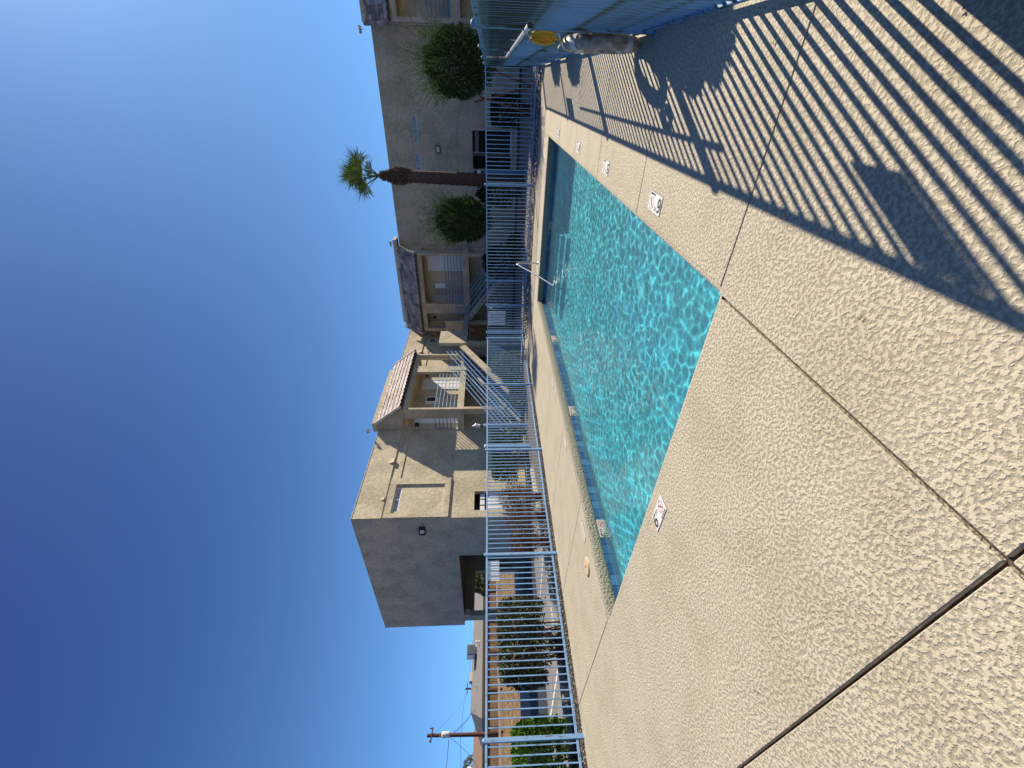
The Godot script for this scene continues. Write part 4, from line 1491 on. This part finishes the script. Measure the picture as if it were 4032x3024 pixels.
func dome(called: String, label: String, group: String, c: Vector3, r: Vector3, n: int, tones: Array, size := 0.07, category := "shrub") -> void:
	var t := thing(called, Vector3(c.x, -0.05, c.z), label, category, group)
	var bump := noise(FastNoiseLite.TYPE_SIMPLEX_SMOOTH, 1.3, 3, 91 + int(c.x * 5))
	var where := func() -> Array:
		var d := rnd_dir()
		if d.y < -0.55: d.y = -d.y
		var k := (1.0 - 0.55 * rng.randf() * rng.randf()) * (1.0 + 0.22 * bump.get_noise_3dv(c + d * 1.3))
		return [c + d * r * k, d]
	part(leaf_cloud(n, where, size, 0.3, tones), "foliage", M.leaf, t)
	var mb := MB.new()
	for k in 16:
		var d := rnd_dir()
		d.y = absf(d.y)
		var a := Vector3(c.x + rng.randf_range(-0.2, 0.2) * r.x, -0.06, c.z + rng.randf_range(-0.2, 0.2) * r.z)
		mb.tube([a, (a + c) / 2 + rnd_dir() * 0.06, c + d * r * 0.85], [0.02, 0.014, 0.004], 5, false)
	part(mb, "stems", M.bark, t)

func willow(called: String, label: String, at: Vector3, rad: float, y0: float, y1: float, seed_: int) -> void:
	# a clipped round tree whose upper half has grown out in feathery upright shoots
	rng.seed = seed_
	var t := thing(called, at, label, "tree", "clipped round trees behind the far fence")
	var mb := MB.new()
	var mid := at + Vector3(0, y0 + 0.5, 0)
	mb.tube([at - Vector3(0, 0.1, 0), at + Vector3(0.03, 0.6, 0.02), at + Vector3(-0.02, 1.2, 0.0), mid], [0.075, 0.06, 0.055, 0.05], 9)
	var c := at + Vector3(0, y0 + (y1 - y0) * 0.38, 0)
	for k in 26:
		var d := rnd_dir()
		d.y = d.y * 0.6 + 0.45
		var e := c + d.normalized() * Vector3(rad * 0.9, (y1 - y0) * 0.5, rad * 0.9)
		mb.tube([mid - Vector3(0, rng.randf() * 0.3, 0), mid.lerp(e, 0.5) + rnd_dir() * 0.1, e], [0.03, 0.018, 0.005], 5, false)
	part(mb, "trunk", M.bark, t)
	var bump := noise(FastNoiseLite.TYPE_SIMPLEX_SMOOTH, 1.1, 3, seed_)
	var rv := Vector3(rad, (y1 - y0) * 0.42, rad)
	var dark := [Color(0.022, 0.05, 0.010), Color(0.032, 0.066, 0.013), Color(0.045, 0.085, 0.018)]
	var pale := [Color(0.07, 0.12, 0.028), Color(0.095, 0.15, 0.045), Color(0.13, 0.18, 0.07)]
	var where := func() -> Array:
		var d := rnd_dir()
		var k := (1.0 - 0.6 * rng.randf() * rng.randf()) * (1.0 + 0.30 * bump.get_noise_3dv(c + d * 1.4))
		return [c + d * rv * k, d]
	part(leaf_cloud(21000, where, 0.066, 0.24, dark + dark + [pale[0]], 0.1), "crown", M.leaf, t)
	# shoots
	var sh := MB.new()
	for k in 430:
		var d := rnd_dir()
		d.y = absf(d.y) * 0.8 + 0.15
		d = d.normalized()
		var o := c + d * rv * rng.randf_range(0.7, 1.0)
		var l := rng.randf_range(0.25, 0.85) * (0.5 + 0.6 * d.y) * (y1 - y0) * 0.5
		var lean := (Vector3(d.x, 1.5, d.z) + rnd_dir() * 0.35).normalized()
		var m := int(l / 0.022)
		for j in m:
			var p := o + lean * (l * j / m) + Vector3(lean.x, -0.25, lean.z) * (l * pow(float(j) / m, 2.0) * 0.3)
			var dd := (lean * 0.8 + rnd_dir()).normalized()
			sh.col = pale[rng.randi() % 3] * rng.randf_range(0.7, 1.3)
			sh.col.a = 1.0
			sh.leaf(p, dd, dd.cross(rnd_dir()).normalized(), 0.055, 0.009)
	part(sh, "shoots", M.leaf, t)

func palm() -> void:
	var at := V(17.5, -0.05, 2.47)
	var t := thing("palm_tree", at, "single fan palm with a ragged brown skirt standing before the shaded wing", "palm")
	var mb := MB.new()
	var pts := []
	var rad := []
	var n := 42
	for k in n + 1:
		var y := 5.25 * k / n
		pts.append(at + Vector3(0.02 * sin(y), y, 0.03 * y * 0.9))
		rad.append(0.295 - 0.011 * y + 0.012 * ((k % 2) * 2 - 1) + rng.randf_range(-0.006, 0.006))
	mb.tube(pts, rad, 16)
	part(mb, "trunk", M.bark, t)
	var top: Vector3 = pts[n]
	# the skirt: old leaf boots, bulging then drawn in to the neck
	mb = MB.new()
	for k in 240:
		var u := float(k) / 240.0
		var an := k * 2.39996
		var y := 0.05 + 1.35 * u
		var r := 0.20 + 0.17 * sin(clampf(u * 2.2, 0, 1) * PI / 2) * (1.0 - smoothstep(0.35, 1.0, u)) - 0.10 * smoothstep(0.5, 1.0, u)
		var d := Vector3(cos(an), 0, sin(an))
		var o := top + Vector3(0, y - 0.6, 0) + d * (r * 0.7)
		var tip := (d * 0.8 + Vector3(0, 0.75, 0) + rnd_dir() * 0.25).normalized()
		mb.obox(o + tip * 0.06, Basis(tip.cross(Vector3.UP).normalized(), tip, tip.cross(Vector3.UP).cross(tip).normalized()), Vector3(0.035, 0.10, 0.012))
	part(mb, "skirt", M.bark, t)
	mb = MB.new()
	mb.tube([top - Vector3(0, 0.6, 0), top + Vector3(0, 0.1, 0), top + Vector3(0, 0.6, 0), top + Vector3(0, 0.95, 0)], [0.22, 0.26, 0.17, 0.10], 12)
	part(mb, "neck", M.bark, t)
	# fronds: long bare stalks from the neck, each with an open fan of leaflets
	var hub := top + Vector3(0, 0.95, 0)
	for k in 15:
		var an := k * 2.39996 + 0.4
		var tilt := lerpf(0.05, 0.92, pow(float(k) / 14.0, 0.8))
		var d := (Vector3(cos(an), 0, sin(an)) * sin(tilt) + Vector3(0, cos(tilt), 0)).normalized()
		var stem := rng.randf_range(0.62, 1.05)
		var e := hub + d * stem + Vector3(0, -0.06 * tilt, 0)
		var fr := MB.new()
		fr.col = Color(0.14, 0.17, 0.05)
		fr.tube([hub, hub + d * stem * 0.5, e], [0.024, 0.017, 0.012], 5, false)
		var side := d.cross(Vector3.UP).normalized()
		if side.length() < 0.1: side = Vector3(1, 0, 0)
		side = (side + rnd_dir() * 0.35).normalized()
		side = (side - d * side.dot(d)).normalized()
		var up := side.cross(d).normalized()
		for j in 30:
			var f := lerpf(-1.5, 1.5, j / 29.0) + rng.randf_range(-0.04, 0.04)
			var ld := (d * cos(f) + side * sin(f) + up * (0.25 - 0.05 * absf(f))).normalized()
			var l := rng.randf_range(0.65, 0.95) * (1.0 - 0.18 * absf(f) / 1.5)
			fr.col = [Color(0.06, 0.11, 0.02), Color(0.11, 0.17, 0.035), Color(0.19, 0.24, 0.06), Color(0.26, 0.27, 0.09)][rng.randi() % 4] * rng.randf_range(0.8, 1.2)
			fr.col.a = 1.0
			var nn := ld.cross(up).normalized()
			var m := e + ld * (l * 0.55)
			var z := m + (ld + Vector3(0, -0.3 - 0.7 * rng.randf() * tilt, 0)).normalized() * (l * 0.5)
			var w := 0.02
			fr.quad(e, m + nn * w, m, m - nn * w)
			fr.tri(m + nn * w, z, m - nn * w)
		part(fr, "frond", M.leaf, t)

func build_plants() -> void:
	var green := [Color(0.04, 0.075, 0.02), Color(0.06, 0.10, 0.03), Color(0.085, 0.125, 0.045), Color(0.12, 0.15, 0.07)]
	var olive := [Color(0.05, 0.07, 0.025), Color(0.085, 0.10, 0.04), Color(0.14, 0.15, 0.075), Color(0.20, 0.19, 0.11), Color(0.09, 0.06, 0.035)]
	var bright := [Color(0.05, 0.11, 0.012), Color(0.09, 0.16, 0.02), Color(0.14, 0.21, 0.035)]
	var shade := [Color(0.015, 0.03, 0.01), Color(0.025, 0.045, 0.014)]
	rng.seed = 11
	hedge("boxed_hedge", "boxed grey green hedge between the left fence and the parking lot kerb", "", 0.72, 2.12, 7.75, 8.75, 0.12, 1.27, 12000, olive)
	hedge("boxed_hedge", "boxed dark green hedge against the sunlit wing, left of the white door", "", 8.3, 10.3, 10.45, 11.5, 0.15, 1.36, 9000, green)
	hedge("boxed_hedge", "fresh bright green hedge at the near end of the left fence", "", -1.6, -0.02, 7.75, 8.7, -0.05, 1.06, 10000, bright, 0.075)
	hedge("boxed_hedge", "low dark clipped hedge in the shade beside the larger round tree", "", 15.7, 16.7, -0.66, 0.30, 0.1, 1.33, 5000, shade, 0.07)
	# dried brown bushes in the soil bed
	for s in [[3.55, 8.05, 0.42, 0.55, "low dried brown bush behind the left fence, right of the boxed grey green hedge"], [4.45, 8.25, 0.55, 0.62, "dried reddish brown bush behind the left fence in front of the sunlit wing's corner"], [5.4, 8.7, 0.5, 0.68, "tall dried brown bush below the white ground floor door"]]:
		var c := V(s[0], s[3] * 1.0, s[1])
		var t := thing("dried_bush", Vector3(c.x, -0.05, c.z), s[4], "bush")
		var where := func() -> Array:
			var d := rnd_dir()
			d.y = absf(d.y) * 1.3 - 0.5
			return [c + d * Vector3(s[2], s[3], s[2]) * pow(rng.randf(), 0.45), d]
		part(leaf_cloud(2300, where, 0.05, 0.22, [Color(0.10, 0.045, 0.02), Color(0.17, 0.085, 0.04), Color(0.25, 0.14, 0.07), Color(0.09, 0.08, 0.03)], 0.4), "foliage", M.leaf, t)
		var mb := MB.new()
		for k in 60:
			var d := rnd_dir()
			d.y = absf(d.y) + 0.3
			var e := c + d.normalized() * Vector3(s[2], s[3], s[2])
			var a := V(s[0], -0.06, s[1]) + Vector3(rng.randf_range(-0.1, 0.1), 0, rng.randf_range(-0.1, 0.1))
			mb.tube([a, a.lerp(e, 0.5) + rnd_dir() * 0.05, e], [0.008, 0.005, 0.002], 4, false)
		part(mb, "stems", M.stake_wood, t)
	# small pale plants along the sunlit wing
	dome("pale_shrub", "pale leaved low shrub behind the left fence in front of the lamp post", "", V(10.35, 0.33, 10.7), Vector3(0.45, 0.36, 0.35), 1500, [Color(0.3, 0.3, 0.2), Color(0.42, 0.40, 0.28), Color(0.15, 0.18, 0.09)], 0.09)
	dome("round_shrub", "yellow green rounded shrub under the sunlit stairs", "", V(13.4, 0.55, 9.35), Vector3(0.75, 0.85, 0.6), 3500, [Color(0.07, 0.10, 0.02), Color(0.12, 0.15, 0.035), Color(0.20, 0.21, 0.06)], 0.07)
	dome("low_shrub", "low leafy shrub at the foot of the sunlit stairs", "", V(11.2, 0.22, 9.3), Vector3(0.8, 0.4, 0.4), 2200, olive, 0.07)
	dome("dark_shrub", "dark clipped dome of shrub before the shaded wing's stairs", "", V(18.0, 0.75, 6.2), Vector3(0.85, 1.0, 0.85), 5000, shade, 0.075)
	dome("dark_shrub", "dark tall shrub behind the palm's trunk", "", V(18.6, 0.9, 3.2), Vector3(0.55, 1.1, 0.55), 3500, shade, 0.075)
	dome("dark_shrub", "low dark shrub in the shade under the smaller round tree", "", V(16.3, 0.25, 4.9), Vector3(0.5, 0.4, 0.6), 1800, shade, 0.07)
	# shrubs behind the right fence: hidden by it, seen by their shadows on the deck
	var k := 0
	for s in [[2.62, -1.96, 0.60, 0.66, 0.30, "nearest the camera"], [7.6, -1.96, 0.55, 0.66, 0.28, "second from the camera"], [10.0, -1.98, 0.6, 0.7, 0.28, "third from the camera"], [12.4, -1.9, 0.3, 0.5, 0.25, "smallest and farthest"]]:
		dome("hidden_shrub", "leafy shrub behind the stained right fence, known by its deck shadow, " + s[5], "shrubs behind the right fence", V(s[0], s[3], s[1]), Vector3(s[2], s[3], s[4]), 6000, green, 0.08)
		k += 1
	willow("round_tree", "larger clipped round tree with feathery top, nearest the blue fence corner", V(15.5, -0.05, -1.52), 0.95, 1.5, 4.15, 21)
	willow("round_tree", "smaller clipped round tree with feathery top between the palm and the slate porch", V(15.5, -0.05, 3.58), 0.85, 1.55, 4.15, 22)
	# wooden stakes
	for s in [[-0.15, -0.1, -0.61, 1.75, "left upright stake"], [-0.95, -0.1, -0.46, 1.95, "leaning stake at far left"], [-0.95, 0.0, -1.46, 1.6, "stake by the trunk"], [-2.05, 0.1, -1.95, 1.7, "stake hidden most by the fence corner"], [3.2, 0.0, 3.3, 1.75, "stake"], ]:
		var nm: String = s[4]
		var who := "red brown wooden stake under the smaller round tree" if s[0] > 1 else "red brown wooden %s under the larger round tree" % nm
		var mb := MB.new()
		mb.beam(V(15.4 + s[1], -0.1, s[0] if s[0] > 1 else s[0]), V(15.4, s[3], s[2]), 0.06, 0.06, 0.006)
		tag(part(mb, "tree_stake", M.stake_wood), who, "stake", "stakes round the trees")
	rng.seed = 12
	palm()
	# river stones on the strip behind the far fence, and in the soil bed
	var rock := MB.new()
	rock.lathe(Vector3.ZERO, [Vector2(0, -0.5), Vector2(0.42, -0.36), Vector2(0.6, 0.0), Vector2(0.4, 0.36), Vector2(0, 0.5)], 7)
	var rm := rock.mesh()
	for spec in [["river_stones", 5200, 0], ["bed_stones", 4200, 1]]:
		var mm := MultiMesh.new()
		mm.transform_format = MultiMesh.TRANSFORM_3D
		mm.use_colors = true
		mm.mesh = rm
		mm.instance_count = spec[1]
		for i in int(spec[1]):
			var p: float
			var q: float
			var y: float
			var r := rng.randf_range(0.02, 0.065)
			if spec[2] == 0:
				p = rng.randf_range(11.6, 13.7)
				q = rng.randf_range(-2.6, 7.0)
				y = 0.0 + 0.10 * sin(clampf((p - 11.55) / 1.6, 0, 1) * PI * 0.6) - 0.02
			else:
				p = rng.randf_range(-3.0, 11.0)
				q = rng.randf_range(7.33, 8.45) if rng.randf() < 0.75 else rng.randf_range(7.3, 7.5)
				y = -0.03
				r *= 0.6
			var b := Basis(rnd_dir(), rng.randf() * TAU).scaled(Vector3(r, r * 0.7, r * 1.2))
			mm.set_instance_transform(i, Transform3D(b, V(p, y + r * 0.2, q)))
			var g := rng.randf_range(0.16, 0.42) if rng.randf() < 0.75 else rng.randf_range(0.05, 0.12)
			mm.set_instance_color(i, Color(g, g * rng.randf_range(0.8, 0.95), g * rng.randf_range(0.62, 0.85)))
		var o := MultiMeshInstance3D.new()
		o.name = spec[0]
		o.multimesh = mm
		o.material_override = M.stone
		add_child(o)
		tag(o, "", "", "", "stuff")
		o.set_meta("label", "river stones on the strip behind the far fence" if spec[2] == 0 else "stones and bark in the bed between the left fence and the kerb")
		o.set_meta("category", "stones")

# ---------------------------------------------------------------- lamp posts, the street beyond
func lamp_post(at: Vector3, h: float, label: String) -> void:
	var t := thing("lamp_post", at, label, "lamp post", "blue square lamp posts")
	var mb := MB.new()
	mb.obox(at + Vector3(0, h / 2, 0), Basis(), Vector3(0.065, h / 2, 0.065), 0.008)
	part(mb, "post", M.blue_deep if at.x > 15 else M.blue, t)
	mb = MB.new()
	mb.lathe(at + Vector3(0, h, 0), [Vector2(0.055, 0), Vector2(0.05, 0.05), Vector2(0.03, 0.09), Vector2(0.05, 0.11), Vector2(0.06, 0.13), Vector2(0, 0.135)], 8)
	part(mb, "lantern_base", M.black, t)
	mb = MB.new()
	mb.lathe(at + Vector3(0, h + 0.13, 0), [Vector2(0.055, 0), Vector2(0.085, 0.15), Vector2(0.0, 0.15)], 6)
	part(mb, "lantern_glass", M.lamp_glass, t)
	mb = MB.new()
	mb.lathe(at + Vector3(0, h + 0.28, 0), [Vector2(0.0, 0.0), Vector2(0.125, 0.0), Vector2(0.11, 0.02), Vector2(0.05, 0.09), Vector2(0.02, 0.11), Vector2(0.012, 0.16), Vector2(0, 0.17)], 8)
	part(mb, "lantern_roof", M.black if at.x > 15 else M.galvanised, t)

func hip_house(called: String, label: String, p0: float, p1: float, q0: float, q1: float, eave: float, ridge: float, rp0: float, rp1: float, wall: Material, roof: Material) -> Node3D:
	var t := thing(called, V((p0 + p1) / 2, 0.5, (q0 + q1) / 2), label, "house")
	var mb := MB.new()
	mb.wall_q(q0 + 0.5, q0 + 0.7, p0 + 0.4, p1 - 0.4, 0.3, eave, [[p0 + 1.2, p0 + 2.4, 1.2, eave - 0.35], [p1 - 3.0, p1 - 1.8, 1.2, eave - 0.35]])
	mb.bx(p0 + 0.4, p0 + 0.6, 0.3, eave, q0 + 0.7, q1 - 0.5)
	mb.bx(p1 - 0.6, p1 - 0.4, 0.3, eave, q0 + 0.7, q1 - 0.5)
	mb.bx(p0 + 0.6, p1 - 0.6, 0.3, eave, q1 - 0.7, q1 - 0.5)
	part(mb, "wall", wall, t)
	for w in [p0 + 1.8, p1 - 2.4]:
		slider(t, V(w, (1.2 + eave - 0.35) / 2, q0 + 0.5), Vector3(1, 0, 0), 1.2, eave - 1.55, M.dark_glass)
	mb = MB.new()
	var qm := (q0 + q1) / 2
	var a := [V(p0, eave, q0), V(p1, eave, q0), V(p1, eave, q1), V(p0, eave, q1)]
	var r0 := V(rp0, ridge, qm)
	var r1 := V(rp1, ridge, qm)
	mb.quad(a[0], a[1], r1, r0, V(0, 1, -1))
	mb.quad(a[2], a[3], r0, r1, V(0, 1, 1))
	mb.tri(a[3], a[0], r0, V(-1, 0.5, 0))
	mb.tri(a[1], a[2], r1, V(1, 0.5, 0))
	mb.quad(a[0], a[1], a[2], a[3], Vector3.DOWN)
	var r := part(mb, "roof", roof, t)
	mb = MB.new()
	mb.bx(p0, p1, eave - 0.16, eave - 0.002, q0 - 0.02, q0 + 0.02)
	mb.bx(p0 - 0.02, p0 + 0.02, eave - 0.16, eave - 0.004, q0 + 0.02, q1)
	part(mb, "fascia", M.brown_metal, r)
	return t

func wire(a: Vector3, b: Vector3, sag: float, r: float, label: String) -> void:
	var pts := []
	for k in 15:
		var u := k / 14.0
		pts.append(a.lerp(b, u) - Vector3(0, sag * 4.0 * u * (1 - u), 0))
	var mb := MB.new()
	mb.tube(pts, r, 5, false)
	tag(part(mb, "power_line", M.black), label, "wire", "overhead wires")

func build_street() -> void:
	lamp_post(V(9.9, -0.03, 9.9), 1.74, "blue square lamp post with lantern behind the left fence, in the sun")
	lamp_post(V(17.0, -0.05, 2.0 + 0.02), 1.72, "blue square lamp post with dark lantern in the shade beside the palm")
	var mb := MB.new()
	var t := thing("bollard_post", V(8.6, -0.05, 9.75), "thick pale blue square post with white cap behind the left fence", "post")
	mb.obox(V(8.6, 0.80, 9.75), Basis(), Vector3(0.06, 0.82, 0.06), 0.008)
	part(mb, "shaft", M.blue, t)
	mb = MB.new()
	mb.lathe(V(8.6, 1.62, 9.75), [Vector2(0.075, 0), Vector2(0.075, 0.02), Vector2(0.03, 0.05), Vector2(0, 0.055)], 8)
	part(mb, "cap", M.white, t)
	# the wooden fence on the bank: every board its own piece
	var f := thing("board_fence", V(6, 0.8, 28), "brown wooden fence of upright boards with a pale sill, behind the dry bank", "fence")
	var bm := MB.new()
	bm.obox(Vector3.ZERO, Basis(), Vector3(0.068, 0.29, 0.011))
	var board := bm.mesh()
	var k := 0
	var p := 1.0
	while p < 15.0:
		put_mesh(board, "board", M.fence_wood, f, Transform3D(Basis(), V(p, 1.36 + 0.012 * sin(k * 1.7), 28.0 + 0.006 * ((k * 7) % 3))))
		p += 0.142
		k += 1
	for x in range(8):
		mb = MB.new()
		mb.bx(0.9 + x * 2.0 - 0.05, 0.9 + x * 2.0 + 0.05, 0.7, 1.78, 27.90, 27.98, 0.006)
		part(mb, "post", M.pole_wood, f)
	mb = MB.new()
	mb.bx(0.9, 15.0, 1.66, 1.72, 27.92, 27.985)
	part(mb, "rail", M.pole_wood, f)
	mb = MB.new()
	mb.bx(0.9, 15.0, 0.92, 1.06, 27.80, 27.90, 0.01)
	part(mb, "sill", M.rail_wood, f)
	# houses
	var h := hip_house("house", "single storey house with a grey hip roof behind the wooden fence", 9.4, 17.4, 42.0, 52.0, 2.25, 3.42, 11.3, 17.0, M.stucco_warm, M.shingle)
	var a := thing("roof_cooler", V(15.6, 3.0, 44.9), "grey box cooler standing on the grey hip roof", "cooler")
	mb = MB.new()
	mb.bx(15.1, 16.1, 3.05, 3.85, 44.4, 45.4, 0.02)
	part(mb, "cabinet", M.galvanised, a)
	mb = MB.new()
	mb.bx(15.18, 16.02, 3.13, 3.78, 44.37, 44.4)
	var gr := part(mb, "grille", M.black, a)
	for j in 7:
		mb = MB.new()
		mb.bx(15.2, 16.0, 3.17 + j * 0.085, 3.2 + j * 0.085, 44.35, 44.37)
		part(mb, "louvre", M.galvanised, gr)
	mb = MB.new()
	mb.bx(15.3, 15.9, 2.4, 3.05, 44.6, 45.2)
	part(mb, "curb", M.galvanised, a)
	mb = MB.new()
	mb.bx(13.7, 14.4, 2.9, 3.62, 46.6, 47.4, 0.01)
	var ch := part(mb, "chimney", M.clay_rose, h)
	for j in 5:
		mb = MB.new()
		mb.bx(13.68, 14.42, 3.1 + j * 0.1, 3.19 + j * 0.1, 46.57, 46.6)
		part(mb, "brick_course", M.clay, ch)
	mb = MB.new()
	mb.lathe(V(15.9, 2.5, 43.4), [Vector2(0.08, 0), Vector2(0.08, 0.35), Vector2(0.14, 0.36), Vector2(0.1, 0.45), Vector2(0, 0.46)], 8)
	part(mb, "roof_vent", M.white, h)
	mb = MB.new()
	mb.lathe(V(12.4, 2.55, 44.0), [Vector2(0.04, 0), Vector2(0.04, 0.5), Vector2(0, 0.5)], 6)
	part(mb, "roof_pipe", M.galvanised, h)
	hip_house("house", "low house with a brown roof at the far left, behind the utility pole", 6.0, 14.5, 56.0, 66.0, 2.45, 3.55, 7.0, 13.4, M.interior, M.shingle_brown)
	hip_house("house", "white walled house with a pale grey gable seen through and beside the carport", 15.6, 26.5, 44.0, 54.0, 2.3, 3.4, 17.6, 25.0, M.white_dull, M.shingle)
	# dish on the brown roof
	t = thing("satellite_dish", V(9.2, 3.3, 56.6), "white satellite dish on the brown roof at the far left", "satellite dish")
	mb = MB.new()
	mb.tube([V(9.2, 2.7, 56.9), V(9.2, 3.5, 56.7)], 0.04, 6)
	part(mb, "mast", M.galvanised, t)
	mb = MB.new()
	var dish := MB.new()
	dish.lathe(Vector3.ZERO, [Vector2(0, 0), Vector2(0.25, 0.04), Vector2(0.42, 0.13)], 16)
	var dm := put_mesh(dish.mesh(), "dish", M.white, t, Transform3D(Basis(Vector3(1, 0, 0), -1.0) * Basis(Vector3(0, 0, 1), 0.5), V(9.2, 3.6, 56.6)))
	mb.tube([V(9.2, 3.55, 56.6), V(9.0, 3.75, 56.1)], 0.02, 5)
	part(mb, "feed_arm", M.galvanised, t)
	# utility poles
	t = thing("utility_pole", V(5.88, 0.7, 32), "near wooden utility pole with a white transformer drum, left of the grey roofed house", "utility pole")
	mb = MB.new()
	mb.tube([V(5.8, 0.6, 32), V(5.86, 2.0, 32), V(5.93, 5.45, 32)], [0.13, 0.12, 0.095], 10)
	part(mb, "pole", M.pole_wood, t)
	mb = MB.new()
	mb.lathe(V(5.86, 4.06, 31.72), [Vector2(0, 0), Vector2(0.165, 0.0), Vector2(0.165, 0.40), Vector2(0.175, 0.42), Vector2(0.1, 0.47), Vector2(0, 0.47)], 16)
	var tr := part(mb, "transformer", M.white, t)
	mb = MB.new()
	for s in [-0.06, 0.06]:
		mb.tube([V(5.86 + s, 4.5, 31.72), V(5.86 + s, 4.68, 31.72)], 0.02, 6)
	part(mb, "bushing", M.blind, tr)
	mb = MB.new()
	mb.beam(V(6.3, 5.12, 31.9), V(5.55, 5.2, 31.9), 0.06, 0.07)
	part(mb, "crossarm", M.pole_wood, t)
	for x in [6.25, 5.62]:
		mb = MB.new()
		mb.lathe(V(x, 5.2, 31.9), [Vector2(0.03, -0.05), Vector2(0.05, 0), Vector2(0.03, 0.03), Vector2(0.05, 0.06), Vector2(0.0, 0.12)], 8)
		part(mb, "insulator", M.black, t)
	t = thing("utility_pole", V(20.6, 0.7, 70), "far utility pole rising just over the grey hip roof", "utility pole")
	mb = MB.new()
	mb.tube([V(20.6, 0.6, 70), V(20.66, 5.2, 70)], [0.15, 0.12], 8)
	part(mb, "pole", M.pole_wood, t)
	mb = MB.new()
	mb.bx(20.0, 21.3, 4.85, 4.97, 69.8, 69.9)
	part(mb, "crossarm", M.pole_wood, t)
	var far := V(20.66, 4.95, 70)
	wire(V(5.93, 5.15, 32), far, 0.6, 0.006, "highest overhead wire from the near pole's crossarm to the far pole")
	wire(V(5.9, 4.0, 32), far - Vector3(0, 0.25, 0), 1.4, 0.016, "thick sagging cable from below the transformer to the far pole")
	wire(V(5.9, 3.35, 32), far - Vector3(0, 0.1, 0), -0.15, 0.013, "overhead cable rising from the lower bracket to the far pole")
	wire(V(5.9, 3.9, 32), V(11.5, 3.4, 47), 0.35, 0.01, "service wire from the near pole down to the grey hip roof")
	wire(V(5.7, 4.1, 32), V(1.5, 4.55, 31.5), 0.12, 0.016, "overhead cable leaving the transformer towards the picture's lower edge")
	wire(V(5.8, 3.38, 32), V(1.5, 3.35, 31.8), 0.1, 0.012, "overhead cable leaving the lower bracket towards the picture's lower edge")
	wire(V(5.8, 4.05, 32), V(7.6, 3.1, 56), 1.0, 0.012, "service wire curving down from the transformer to the brown roof")
	wire(far, V(55, 5.4, 100), 0.5, 0.02, "far wire passing over the houses towards the carport")
	# trees far off
	rng.seed = 31
	dome("far_tree", "hazy green tree behind the brown roofed house at the far left", "", V(12.6, 3.4, 74), Vector3(1.7, 1.9, 1.7), 1500, [Color(0.10, 0.12, 0.08), Color(0.14, 0.16, 0.11), Color(0.18, 0.2, 0.14)], 0.22, "tree")
	dome("far_tree", "green tree seen through the carport opening", "", V(18.3, 1.9, 36), Vector3(1.5, 1.3, 1.2), 5000, [Color(0.06, 0.09, 0.035), Color(0.10, 0.13, 0.05), Color(0.15, 0.17, 0.08)], 0.16, "tree")

func _ready() -> void:
	rng.seed = 5
	build_camera_and_light()
	sans = SystemFont.new()
	sans.font_names = PackedStringArray(["Droid Sans"])
	sans.font_weight = 700
	make_materials()
	build_ground()
	build_deck()
	build_pool()
	build_water()
	build_sunlit_wing()
	build_shaded_wing()
	build_fences()
	build_rescue()
	build_pool_things()
	build_plants()
	build_street()
